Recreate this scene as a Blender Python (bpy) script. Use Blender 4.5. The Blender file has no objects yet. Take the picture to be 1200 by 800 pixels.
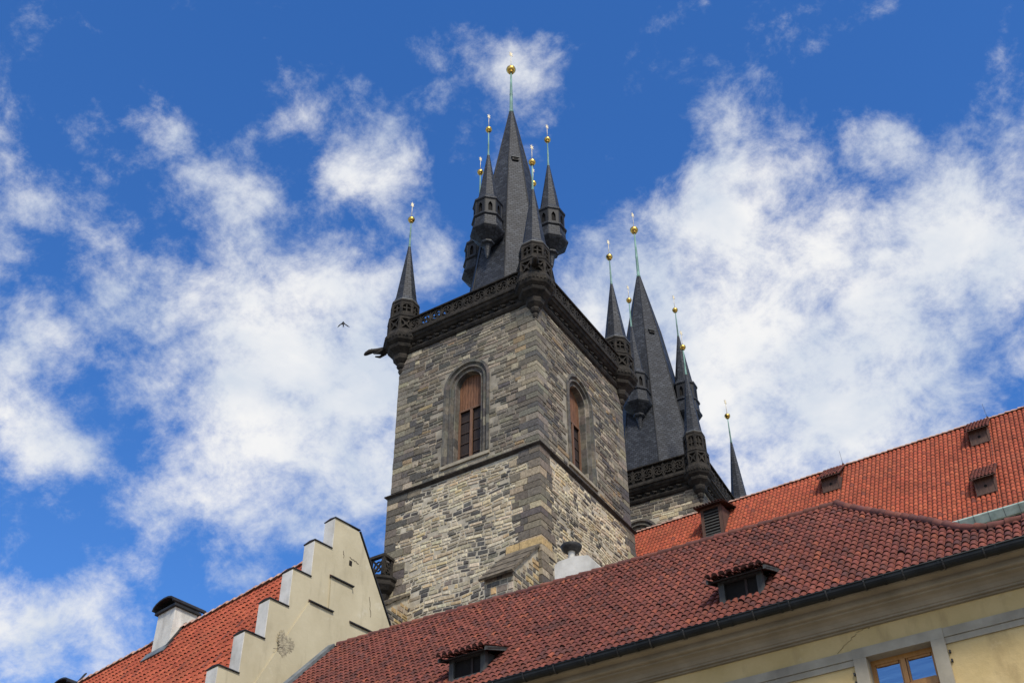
import bpy, math, random
from mathutils import Vector, noise

# ------------------------------------------------------------------ camera, sky, sun
scene = bpy.context.scene
COL = scene.collection
rnd = random.Random(11)

cam_data = bpy.data.cameras.new('camera')
cam_data.sensor_width = 36.0
cam_data.lens = 1455.3 / 1200 * 36.0
cam_data.clip_start = 0.1
cam_data.clip_end = 5000
cam = bpy.data.objects.new('camera', cam_data)
COL.objects.link(cam)
cam.location = (0, 0, 1.65)
cam.rotation_mode = 'XYZ'
cam.rotation_euler = (math.radians(90 + 40.4217), math.radians(0), 0)
cam.rotation_mode = 'QUATERNION'
from mathutils import Quaternion, Euler
q0 = Euler((math.radians(90 + 40.4217), 0, 0)).to_quaternion()
cam.rotation_quaternion = q0 @ Quaternion((0, 0, 1), math.radians(-0.3055))
scene.camera = cam

world = bpy.data.worlds.new('World')
scene.world = world
world.use_nodes = True
SUN_EL, SUN_AZ = math.radians(46), math.radians(163)      # azimuth clockwise from +Y: behind the viewer, a little to the right
sun_dir = Vector((math.sin(SUN_AZ) * math.cos(SUN_EL), math.cos(SUN_AZ) * math.cos(SUN_EL), math.sin(SUN_EL)))

sun_data = bpy.data.lights.new('sun', 'SUN')
sun_data.energy = 2.4
sun_data.angle = math.radians(12)
sun_data.color = (1.0, 0.93, 0.82)
sun = bpy.data.objects.new('sun', sun_data)
COL.objects.link(sun)
sun.location = sun_dir * 200
sun.rotation_euler = (-sun_dir).to_track_quat('-Z', 'Y').to_euler()

vs = scene.view_settings
vs.view_transform = 'Standard'
vs.look = 'None'
vs.exposure = 0.55
vs.gamma = 1
vs.use_curve_mapping = False
scene.cycles.max_bounces = 6
scene.cycles.diffuse_bounces = 3
scene.cycles.glossy_bounces = 3
scene.cycles.use_adaptive_sampling = True


# cloud banks of the sky: a direction, an angular radius (degrees) and a density each
CLOUDS = [
    (0.1094, 0.7253, 0.6797, 4.27, 0.55),
    (0.1759, 0.7092, 0.6827, 5.33, 0.55),
    (0.2650, 0.7042, 0.6587, 6.23, 0.60),
    (0.3530, 0.6658, 0.6573, 4.90, 0.55),
    (0.2016, 0.7677, 0.6083, 7.47, 0.65),
    (0.3131, 0.7325, 0.6045, 5.37, 0.50),
    (0.0619, 0.7234, 0.6877, 2.74, 0.50),
    (0.3734, 0.6192, 0.6908, 2.76, 0.40),
    (0.1090, 0.7788, 0.6177, 4.64, 0.55),
    (0.3287, 0.6302, 0.7034, 2.13, 0.25),
    (0.0685, 0.7686, 0.6361, 2.35, 0.40),
    (0.1680, 0.6371, 0.7522, 2.27, 0.42),
    (0.2197, 0.6456, 0.7314, 2.24, 0.45),
    (0.2863, 0.6124, 0.7369, 1.98, 0.50),
    (0.2014, 0.6774, 0.7075, 3.02, 0.45),
    (0.1292, 0.6757, 0.7258, 1.92, 0.25),
    (0.2537, 0.6329, 0.7315, 1.65, 0.35),
    (0.3647, 0.5447, 0.7552, 2.37, -0.40),
    (0.3184, 0.5642, 0.7617, 2.79, -0.30),
    (0.0953, 0.6380, 0.7641, 2.68, -0.20),
    (-0.2583, 0.7036, 0.6620, 7.96, 0.14),
    (-0.3410, 0.6664, 0.6630, 5.08, 0.10),
    (-0.1825, 0.7609, 0.6227, 6.17, 0.12),
    (-0.1429, 0.7830, 0.6054, 5.04, 0.72),
    (-0.1227, 0.7462, 0.6543, 3.51, 0.60),
    (-0.1952, 0.7958, 0.5733, 3.81, 0.60),
    (-0.2323, 0.8223, 0.5195, 3.17, 0.60),
    (-0.1815, 0.8280, 0.5306, 3.98, 0.65),
    (-0.1226, 0.8210, 0.5576, 3.85, 0.65),
    (-0.2496, 0.7491, 0.6136, 2.83, 0.50),
    (-0.2112, 0.7166, 0.6647, 2.87, 0.50),
    (-0.2799, 0.7036, 0.6532, 2.23, 0.45),
    (-0.2863, 0.7575, 0.5867, 1.66, 0.30),
    (-0.2873, 0.8113, 0.5091, 2.37, 0.45),
    (-0.1816, 0.7025, 0.6881, 2.31, 0.30),
    (-0.0818, 0.7218, 0.6872, 2.35, 0.42),
    (-0.0476, 0.7188, 0.6936, 1.96, 0.45),
    (-0.1693, 0.7453, 0.6449, 2.71, 0.40),
    (-0.3044, 0.8152, 0.4928, 2.16, -0.15),
    (-0.2888, 0.7803, 0.5547, 2.21, -0.25),
    (-0.3446, 0.8032, 0.4858, 2.47, -0.35),
    (-0.1750, 0.6147, 0.7691, 2.26, 0.55),
    (-0.1405, 0.6488, 0.7479, 3.26, 0.46),
    (-0.0968, 0.6346, 0.7668, 2.11, 0.50),
    (-0.1146, 0.6735, 0.7302, 2.71, 0.55),
    (-0.2097, 0.6674, 0.7146, 2.28, 0.50),
    (-0.2532, 0.6176, 0.7446, 1.84, 0.50),
    (-0.2654, 0.5976, 0.7566, 1.64, 0.25),
    (-0.3077, 0.6443, 0.7001, 1.64, 0.42),
    (-0.3682, 0.6432, 0.6714, 2.30, 0.48),
    (-0.3545, 0.6071, 0.7112, 2.12, 0.35),
    (-0.0392, 0.6115, 0.7903, 2.29, 0.33),
    (0.0266, 0.6136, 0.7892, 2.49, 0.36),
    (0.0046, 0.5938, 0.8046, 1.71, 0.20),
    (-0.3223, 0.5657, 0.7590, 1.05, 0.25),
    (-0.0810, 0.6784, 0.7302, 2.14, 0.38),
    (-0.2209, 0.6338, 0.7413, 1.12, -0.20),
    (-0.2095, 0.6002, 0.7719, 1.86, -0.20),
    (-0.0793, 0.6072, 0.7905, 1.52, -0.20),
    (0.0746, 0.5925, 0.8021, 2.27, -0.25),
    (-0.3643, 0.7476, 0.5554, 3.02, 0.70),
    (-0.3329, 0.7665, 0.5492, 1.62, 0.45),
    (-0.3479, 0.7125, 0.6093, 2.34, 0.42),
    (-0.3724, 0.6755, 0.6365, 1.95, 0.45),
    (-0.3401, 0.8406, 0.4216, 3.11, 0.70),
    (-0.2951, 0.8500, 0.4364, 2.12, 0.55),
    (-0.3646, 0.8153, 0.4499, 1.72, 0.25),
    (-0.5850, -0.6900, 0.4260, 14.00, -1.40),  # clear patch added out of view so the window glass reflects blue
]


def build_sky():
    nt = world.node_tree
    N, L = nt.nodes, nt.links
    N.clear()
    out = N.new('ShaderNodeOutputWorld')
    bg = N.new('ShaderNodeBackground')
    bg.inputs['Strength'].default_value = 0.15
    L.new(bg.outputs[0], out.inputs[0])
    sky = N.new('ShaderNodeTexSky')
    sky.sky_type = 'NISHITA'
    sky.sun_disc = False
    sky.sun_elevation = SUN_EL
    sky.sun_rotation = SUN_AZ
    sky.altitude = 200
    sky.air_density = 1.0
    sky.dust_density = 0.3
    sky.ozone_density = 3.0
    tc = N.new('ShaderNodeTexCoord')

    def math_(op, a, b=None, c=None, clamp=False):
        n = N.new('ShaderNodeMath')
        n.operation = op
        n.use_clamp = clamp
        for i, x in enumerate((a, b, c)):
            if x is None:
                continue
            if isinstance(x, (int, float)):
                n.inputs[i].default_value = x
            else:
                L.new(x, n.inputs[i])
        return n.outputs[0]

    hs = N.new('ShaderNodeHueSaturation')
    hs.inputs['Saturation'].default_value = 1.29
    hs.inputs['Value'].default_value = 0.95
    hs.inputs['Hue'].default_value = 0.510
    L.new(sky.outputs[0], hs.inputs['Color'])

    def vmath(op, a, b=None):
        n = N.new('ShaderNodeVectorMath')
        n.operation = op
        for i, x in enumerate((a, b)):
            if x is None:
                continue
            if isinstance(x, (tuple, Vector)):
                n.inputs[i].default_value = x
            else:
                L.new(x, n.inputs[i])
        return n

    d = vmath('NORMALIZE', tc.outputs['Generated']).outputs[0]
    # warp the direction a little so the banks get ragged outlines
    wn = N.new('ShaderNodeTexNoise')
    wn.inputs['Scale'].default_value = 7.0
    wn.inputs['Detail'].default_value = 4
    L.new(d, wn.inputs['Vector'])
    off = vmath('SUBTRACT', wn.outputs['Color'], (0.5, 0.5, 0.5)).outputs[0]
    sc = N.new('ShaderNodeVectorMath')
    sc.operation = 'SCALE'
    sc.inputs['Scale'].default_value = 0.10
    L.new(off, sc.inputs[0])
    dw = vmath('ADD', d, sc.outputs[0]).outputs[0]
    acc = None
    for (x, y, z, rad, w) in CLOUDS:
        dist = vmath('DISTANCE', dw, (x, y, z)).outputs['Value']
        mr = N.new('ShaderNodeMapRange')
        mr.interpolation_type = 'SMOOTHSTEP'
        mr.inputs['From Min'].default_value = math.radians(rad) * 1.45
        mr.inputs['From Max'].default_value = 0.0
        mr.inputs['To Min'].default_value = 0.0
        mr.inputs['To Max'].default_value = w
        L.new(dist, mr.inputs['Value'])
        acc = mr.outputs[0] if acc is None else math_('ADD', acc, mr.outputs[0])
    acc = math_('MINIMUM', acc, 1.0)

    def fbm(scale, detail, rough, lac, stretch, dist=0.0, rot=0.0):
        mp = N.new('ShaderNodeMapping')
        mp.inputs['Scale'].default_value = stretch
        mp.inputs['Rotation'].default_value = (0.3, 0.5, rot)
        L.new(d, mp.inputs['Vector'])
        n = N.new('ShaderNodeTexNoise')
        n.inputs['Scale'].default_value = scale
        n.inputs['Detail'].default_value = detail
        n.inputs['Roughness'].default_value = rough
        n.inputs['Lacunarity'].default_value = lac
        n.inputs['Distortion'].default_value = dist
        L.new(mp.outputs[0], n.inputs['Vector'])
        return n.outputs['Fac']
    big = fbm(8.0, 9, 0.56, 2.05, (1, 1, 1.2), 0.25)
    fine = fbm(17.0, 11, 0.66, 2.15, (1.0, 1.0, 1.25), 0.15, 0.5)
    # density = bank + noise
    nb = math_('MULTIPLY_ADD', math_('SUBTRACT', big, 0.5), 2.1, -0.05)
    nf = math_('MULTIPLY', math_('SUBTRACT', fine, 0.5), 2.5)
    dens = math_('ADD', math_('ADD', acc, nb), nf)
    # unseen cloud cover added behind the viewer to whiten the fill light
    y_ = N.new('ShaderNodeSeparateXYZ')
    L.new(d, y_.inputs[0])
    behind = N.new('ShaderNodeMapRange')
    behind.inputs['From Min'].default_value = 0.22
    behind.inputs['From Max'].default_value = -0.25
    behind.inputs['To Min'].default_value = 0.0
    behind.inputs['To Max'].default_value = 0.85
    L.new(y_.outputs['Y'], behind.inputs['Value'])
    dens = math_('ADD', dens, behind.outputs[0])
    al = N.new('ShaderNodeMapRange')
    al.interpolation_type = 'SMOOTHSTEP'
    al.inputs['From Min'].default_value = 0.04
    al.inputs['From Max'].default_value = 1.22
    al.inputs['To Max'].default_value = 0.985
    L.new(dens, al.inputs['Value'])
    # thick parts vary between white and pale grey-blue
    shade = fbm(9.0, 5, 0.55, 2.0, (1, 1, 1.3), 0.3, 1.2)
    ramp = N.new('ShaderNodeValToRGB')
    ramp.color_ramp.elements[0].position = 0.36
    ramp.color_ramp.elements[0].color = (*(0.70, 0.77, 0.88), 1)
    ramp.color_ramp.elements[1].position = 0.62
    ramp.color_ramp.elements[1].color = (*(1.0, 1.0, 1.0), 1)
    L.new(shade, ramp.inputs[0])
    gain = vmath('MULTIPLY', ramp.outputs[0], (4.2, 4.2, 4.2)).outputs[0]
    mix = N.new('ShaderNodeMix')
    mix.data_type = 'RGBA'
    L.new(al.outputs[0], mix.inputs['Factor'])
    L.new(hs.outputs[0], mix.inputs['A'])
    L.new(gain, mix.inputs['B'])
    L.new(mix.outputs['Result'], bg.inputs['Color'])


build_sky()
world.cycles.sampling_method = 'MANUAL'
world.cycles.sample_map_resolution = 512


# ------------------------------------------------------------------ materials
def new_mat(name):
    m = bpy.data.materials.new(name)
    m.use_nodes = True
    nt = m.node_tree
    b = nt.nodes['Principled BSDF']
    return m, nt, b


def add(nt, kind, **kw):
    n = nt.nodes.new(kind)
    for k_, v_ in kw.items():
        if k_ in n.inputs:
            n.inputs[k_].default_value = v_
        else:
            setattr(n, k_, v_)
    return n


def noise_col(nt, scale, detail, ca, cb, lo=0.35, hi=0.65, coord='Object', stretch=(1, 1, 1), rough=0.6):
    tc = add(nt, 'ShaderNodeTexCoord')
    mp = add(nt, 'ShaderNodeMapping')
    mp.inputs['Scale'].default_value = stretch
    nt.links.new(tc.outputs[coord], mp.inputs[0])
    n = add(nt, 'ShaderNodeTexNoise', Scale=scale, Detail=detail, Roughness=rough)
    nt.links.new(mp.outputs[0], n.inputs['Vector'])
    r = add(nt, 'ShaderNodeValToRGB')
    r.color_ramp.elements[0].position = lo
    r.color_ramp.elements[1].position = hi
    r.color_ramp.elements[0].color = (*ca, 1)
    r.color_ramp.elements[1].color = (*cb, 1)
    nt.links.new(n.outputs['Fac'], r.inputs[0])
    return r.outputs[0], n.outputs['Fac']


def mixc(nt, a, b, fac, mode='MIX'):
    m = add(nt, 'ShaderNodeMix', data_type='RGBA', blend_type=mode)
    if isinstance(fac, (int, float)):
        m.inputs['Factor'].default_value = fac
    else:
        nt.links.new(fac, m.inputs['Factor'])
    for s_, x in (('A', a), ('B', b)):
        if isinstance(x, tuple):
            m.inputs[s_].default_value = (*x, 1)
        else:
            nt.links.new(x, m.inputs[s_])
    return m.outputs['Result']


def bump(nt, b, h, strength, dist):
    n = add(nt, 'ShaderNodeBump', Strength=strength, Distance=dist)
    nt.links.new(h, n.inputs['Height'])
    nt.links.new(n.outputs[0], b.inputs['Normal'])


def mat_noise(name, ca, cb, scale=3.0, detail=8, rough=0.85, bscale=None, bst=0.4, bd=0.02, stretch=(1, 1, 1),
              lo=0.35, hi=0.65, stain=None, metallic=0.0, spec=0.3):
    m, nt, b = new_mat(name)
    c, f = noise_col(nt, scale, detail, ca, cb, lo, hi, stretch=stretch)
    if stain:
        sc_, col, s_lo, s_hi, st = stain
        w, wf = noise_col(nt, sc_, 6, (0, 0, 0), (1, 1, 1), s_lo, s_hi, stretch=st)
        c = mixc(nt, c, col, w)
    nt.links.new(c, b.inputs['Base Color'])
    b.inputs['Roughness'].default_value = rough
    b.inputs['Metallic'].default_value = metallic
    b.inputs['Specular IOR Level'].default_value = spec
    if bscale:
        _, h = noise_col(nt, bscale, 6, (0, 0, 0), (1, 1, 1))
        bump(nt, b, h, bst, bd)
    return m


def mat_attr(name, var=0.35, vscale=9.0, rough=0.9, bscale=30.0, bst=0.5, bd=0.01, grime=None, spec=0.25):
    """per-stone / per-tile colour carried by the mesh, mottled by noise"""
    m, nt, b = new_mat(name)
    at = add(nt, 'ShaderNodeAttribute', attribute_name='Col')
    v, _ = noise_col(nt, vscale, 8, (1 - var,) * 3, (1 + var,) * 3, 0.3, 0.7)
    c = mixc(nt, at.outputs['Color'], v, 1.0, 'MULTIPLY')
    if grime:
        sc_, col, s_lo, s_hi, st = grime
        w, _ = noise_col(nt, sc_, 7, (0, 0, 0), (1, 1, 1), s_lo, s_hi, stretch=st)
        c = mixc(nt, c, col, w)
    nt.links.new(c, b.inputs['Base Color'])
    b.inputs['Roughness'].default_value = rough
    b.inputs['Specular IOR Level'].default_value = spec
    _, h = noise_col(nt, bscale, 5, (0, 0, 0), (1, 1, 1))
    bump(nt, b, h, bst, bd)
    return m


def mat_slate(name):
    m, nt, b = new_mat(name)
    uv = add(nt, 'ShaderNodeUVMap')
    br = add(nt, 'ShaderNodeTexBrick', Scale=1.0)
    br.offset = 0.5
    br.inputs['Color1'].default_value = (0, 0, 0, 1)
    br.inputs['Color2'].default_value = (1, 1, 1, 1)
    br.inputs['Mortar'].default_value = (0.0, 0.0, 0.0, 1)
    br.inputs['Mortar Size'].default_value = 0.018
    br.inputs['Mortar Smooth'].default_value = 0.3
    br.inputs['Brick Width'].default_value = 0.34
    br.inputs['Row Height'].default_value = 0.22
    nt.links.new(uv.outputs[0], br.inputs['Vector'])
    r = add(nt, 'ShaderNodeValToRGB')
    e = r.color_ramp.elements
    e[0].position, e[0].color = 0.0, (0.0125, 0.0148, 0.0195, 1)
    e[1].position, e[1].color = 1.0, (0.044, 0.050, 0.062, 1)
    x = r.color_ramp.elements.new(0.55)
    x.color = (0.024, 0.0275, 0.0355, 1)
    nt.links.new(br.outputs['Color'], r.inputs[0])
    mo, _ = noise_col(nt, 1.1, 9, (0.62, 0.63, 0.66), (1.3, 1.28, 1.22), 0.32, 0.68, stretch=(1, 1, 0.5))
    c = mixc(nt, r.outputs[0], mo, 1.0, 'MULTIPLY')
    c = mixc(nt, c, (0.006, 0.0065, 0.008), br.outputs['Fac'])
    nt.links.new(c, b.inputs['Base Color'])
    b.inputs['Roughness'].default_value = 0.62
    b.inputs['Specular IOR Level'].default_value = 0.35
    inv = add(nt, 'ShaderNodeMath', operation='SUBTRACT')
    inv.inputs[0].default_value = 1.0
    nt.links.new(br.outputs['Fac'], inv.inputs[1])
    ad = add(nt, 'ShaderNodeMath', operation='MULTIPLY_ADD')
    nt.links.new(br.outputs['Color'], ad.inputs[0])
    ad.inputs[1].default_value = 0.6
    nt.links.new(inv.outputs[0], ad.inputs[2])
    bump(nt, b, ad.outputs[0], 0.9, 0.03)
    return m


def mat_wood(name, ca, cb, rough=0.75, axis=(1, 1, 0.12), scale=14):
    m, nt, b = new_mat(name)
    c, f = noise_col(nt, scale, 8, ca, cb, 0.3, 0.7, stretch=axis)
    nt.links.new(c, b.inputs['Base Color'])
    b.inputs['Roughness'].default_value = rough
    bump(nt, b, f, 0.35, 0.006)
    return m


M = {}
M['stone'] = mat_attr('dressed_stone', 0.38, 5.0, grime=(1.6, (0.045, 0.043, 0.042), 0.60, 0.80, (1, 1, 0.35)))
M['rubble'] = mat_attr('rubble_stone', 0.38, 7.0, bst=0.7, bd=0.02)
M['mortar'] = mat_noise('lime_mortar', (0.34, 0.30, 0.225), (0.54, 0.485, 0.38), 1.4, 8, 0.95, 22, 0.6, 0.02,
                        stain=(0.5, (0.24, 0.215, 0.17), 0.52, 0.76, (1, 1, 0.6)))
M['mortar_dark'] = mat_noise('weathered_mortar', (0.20, 0.178, 0.14), (0.36, 0.32, 0.25), 1.2, 8, 0.95, 22, 0.6, 0.02,
                             stain=(0.4, (0.13, 0.12, 0.10), 0.5, 0.75, (1, 1, 0.5)))
M['black_stone'] = mat_noise('soot_blackened_sandstone', (0.0095, 0.0088, 0.008), (0.056, 0.047, 0.037), 2.2, 9, 0.9, 16, 0.8, 0.03,
                             lo=0.34, hi=0.74, stain=(4.5, (0.115, 0.095, 0.07), 0.62, 0.85, (1, 1, 1)))
M['window_stone'] = mat_noise('grey_window_stone', (0.055, 0.053, 0.052), (0.17, 0.158, 0.142), 1.5, 9, 0.85, 25, 0.5, 0.02,
                              stretch=(1, 1, 0.6), stain=(0.9, (0.045, 0.046, 0.05), 0.52, 0.8, (1, 1, 0.3)))
M['coping'] = mat_noise('coping_stone', (0.055, 0.047, 0.037), (0.19, 0.155, 0.11), 2.5, 9, 0.9, 20, 0.6, 0.02)
M['pale_sill'] = mat_noise('pale_sill_stone', (0.22, 0.19, 0.14), (0.38, 0.335, 0.25), 1.5, 8, 0.9, 20, 0.5, 0.02)
M['string'] = mat_noise('string_course_stone', (0.022, 0.019, 0.017), (0.06, 0.05, 0.042), 2.5, 9, 0.85, 20, 0.5, 0.02)
M['slate'] = mat_slate('slate_roofing')
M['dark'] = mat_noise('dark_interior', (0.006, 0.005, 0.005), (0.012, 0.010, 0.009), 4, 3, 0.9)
M['copper_green'] = mat_noise('verdigris_copper', (0.10, 0.20, 0.17), (0.22, 0.38, 0.32), 3.0, 6, 0.6, stretch=(1, 1, 0.3),
                              stain=(1.2, (0.06, 0.09, 0.08), 0.5, 0.8, (1, 1, 0.4)))
M['gold'] = mat_noise('gilded_copper', (0.55, 0.33, 0.07), (0.80, 0.53, 0.14), 6, 4, 0.33, metallic=1.0, stain=(5, (0.25, 0.14, 0.035), 0.6, 0.85, (1, 1, 1)))
M['gilt'] = mat_noise('pale_gilt_sheet', (0.62, 0.52, 0.34), (0.80, 0.72, 0.52), 6, 3, 0.5, metallic=0.35)
M['iron'] = mat_noise('dark_iron', (0.02, 0.02, 0.021), (0.05, 0.048, 0.046), 8, 4, 0.6)
M['tile_old'] = mat_attr('weathered_clay_tile', 0.30, 6.0, 0.8, 30, 0.4, 0.006, grime=(1.3, (0.045, 0.026, 0.023), 0.56, 0.80, (1, 1, 1)))
M['tile_new'] = mat_attr('bright_clay_tile', 0.22, 4.0, 0.8, 26, 0.3, 0.006, grime=(0.35, (0.30, 0.085, 0.045), 0.55, 0.85, (1, 1, 1)))
M['tile_lip'] = mat_noise('tile_mortar', (0.40, 0.24, 0.18), (0.62, 0.44, 0.35), 9, 4, 0.9)
M['tile_gap'] = mat_noise('dark_tile_gap', (0.03, 0.012, 0.009), (0.075, 0.03, 0.022), 9, 4, 0.9)
M['ridge_mortar'] = mat_noise('pale_ridge_tile', (0.40, 0.21, 0.15), (0.60, 0.42, 0.34), 4, 6, 0.85)
M['plaster_gable'] = None
M['white_plaster'] = mat_noise('white_plaster', (0.52, 0.50, 0.445), (0.70, 0.675, 0.615), 1.6, 8, 0.92, 14, 0.35, 0.015,
                               stain=(1.7, (0.30, 0.28, 0.245), 0.54, 0.78, (1, 1, 0.22)))
M['grey_trim'] = mat_noise('grey_painted_trim', (0.29, 0.258, 0.195), (0.39, 0.35, 0.27), 1.8, 8, 0.88, 18, 0.25, 0.008,
                           stain=(1.0, (0.18, 0.16, 0.13), 0.55, 0.85, (1, 1, 0.3)))
M['cornice'] = mat_noise('cornice_plaster', (0.235, 0.198, 0.142), (0.34, 0.29, 0.215), 1.1, 8, 0.9, 14, 0.25, 0.01,
                         stain=(0.5, (0.155, 0.13, 0.095), 0.52, 0.82, (0.5, 0.5, 1)))
M['gutter'] = mat_noise('dark_gutter_metal', (0.008, 0.0095, 0.0105), (0.02, 0.023, 0.0245), 2, 6, 0.5, spec=0.22)
M['copper_pale'] = mat_noise('pale_copper_sheet', (0.33, 0.42, 0.37), (0.52, 0.60, 0.53), 1.8, 6, 0.7, stain=(1.5, (0.22, 0.25, 0.20), 0.5, 0.8, (1, 1, 1)))
M['lead'] = mat_noise('grey_lead_flashing', (0.10, 0.115, 0.12), (0.19, 0.205, 0.21), 2.5, 6, 0.55)
M['shutter_wood'] = mat_wood('red_brown_boards', (0.085, 0.036, 0.017), (0.235, 0.105, 0.048))
M['mullion_wood'] = mat_wood('brown_timber', (0.10, 0.05, 0.028), (0.20, 0.105, 0.06))
M['slat_wood'] = mat_wood('dark_louvre_timber', (0.012, 0.0065, 0.005), (0.030, 0.016, 0.012))
M['bar_wood'] = mat_wood('dark_brown_bars', (0.03, 0.017, 0.012), (0.07, 0.04, 0.027))
M['dormer_wood'] = mat_wood('brown_dormer_timber', (0.05, 0.026, 0.019), (0.125, 0.064, 0.044))
M['grey_wood'] = mat_wood('grey_weathered_timber', (0.026, 0.027, 0.026), (0.068, 0.069, 0.066))
M['casement'] = mat_wood('honey_brown_casement', (0.30, 0.135, 0.03), (0.45, 0.225, 0.06), 0.5)
M['cap_metal'] = mat_noise('black_cap_metal', (0.010, 0.010, 0.011), (0.03, 0.03, 0.031), 3, 5, 0.55)
M['feather'] = mat_noise('dark_feathers', (0.012, 0.012, 0.014), (0.035, 0.034, 0.036), 12, 4, 0.8)
M['paving'] = mat_noise('stone_paving', (0.15, 0.137, 0.115), (0.26, 0.24, 0.205), 2.5, 8, 0.9, 14, 0.6, 0.02)


def make_wall_plaster():
    m, nt, b = new_mat('ochre_plaster')
    c, f = noise_col(nt, 0.8, 10, (0.47, 0.345, 0.145), (0.61, 0.46, 0.225), 0.3, 0.7)
    s1, _ = noise_col(nt, 2.2, 9, (0, 0, 0), (0.8, 0.8, 0.8), 0.55, 0.75, stretch=(1, 1, 0.3))
    c = mixc(nt, c, (0.35, 0.25, 0.11), s1)
    s2, _ = noise_col(nt, 1.3, 10, (0, 0, 0), (0.7, 0.7, 0.7), 0.60, 0.72, rough=0.7)
    c = mixc(nt, c, (0.62, 0.50, 0.29), s2)
    nt.links.new(c, b.inputs['Base Color'])
    b.inputs['Roughness'].default_value = 0.92
    _, h = noise_col(nt, 5, 9, (0, 0, 0), (1, 1, 1))
    bump(nt, b, h, 0.5, 0.03)
    return m


M['plaster'] = make_wall_plaster()


def make_gable_plaster():
    m, nt, b = new_mat('gable_plaster')
    c, f = noise_col(nt, 0.7, 9, (0.415, 0.36, 0.235), (0.53, 0.47, 0.325), 0.3, 0.7)
    s, _ = noise_col(nt, 1.7, 8, (0, 0, 0), (1, 1, 1), 0.57, 0.8, stretch=(1, 1, 0.35))
    c = mixc(nt, c, (0.37, 0.32, 0.205), s)
    s3, _ = noise_col(nt, 3.2, 9, (0, 0, 0), (0.75, 0.75, 0.75), 0.56, 0.74, stretch=(1, 1, 0.16))
    c = mixc(nt, c, (0.34, 0.295, 0.20), s3)
    s4, _ = noise_col(nt, 1.1, 10, (0, 0, 0), (0.6, 0.6, 0.6), 0.58, 0.70, rough=0.7)
    c = mixc(nt, c, (0.60, 0.56, 0.44), s4)
    nt.links.new(c, b.inputs['Base Color'])
    b.inputs['Roughness'].default_value = 0.92
    _, h = noise_col(nt, 9, 6, (0, 0, 0), (1, 1, 1))
    bump(nt, b, h, 0.35, 0.015)
    return m


M['plaster_gable'] = make_gable_plaster()


def make_glass():
    m, nt, b = new_mat('window_glass')
    b.inputs['Base Color'].default_value = (0.012, 0.016, 0.024, 1)
    b.inputs['Roughness'].default_value = 0.03
    b.inputs['IOR'].default_value = 2.5
    b.inputs['Specular IOR Level'].default_value = 1.0
    tc = add(nt, 'ShaderNodeTexCoord')
    mp = add(nt, 'ShaderNodeMapping')
    mp.inputs['Scale'].default_value = (1, 1, 6)
    nt.links.new(tc.outputs['Object'], mp.inputs[0])
    n = add(nt, 'ShaderNodeTexNoise', Scale=1.6, Detail=3)
    nt.links.new(mp.outputs[0], n.inputs['Vector'])
    bump(nt, b, n.outputs['Fac'], 0.25, 0.03)
    return m


M['glass'] = make_glass()
M['damage'] = mat_noise('exposed_render', (0.24, 0.205, 0.145), (0.44, 0.385, 0.265), 8.0, 10, 0.95, 18, 1.0, 0.04, lo=0.36, hi=0.62)

# ------------------------------------------------------------------ mesh helpers
K = Vector((0, 0, 1))


def frame(deg):
    a = math.radians(deg)
    return Vector((math.cos(a), math.sin(a), 0)), Vector((math.sin(a), -math.cos(a), 0))


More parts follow.
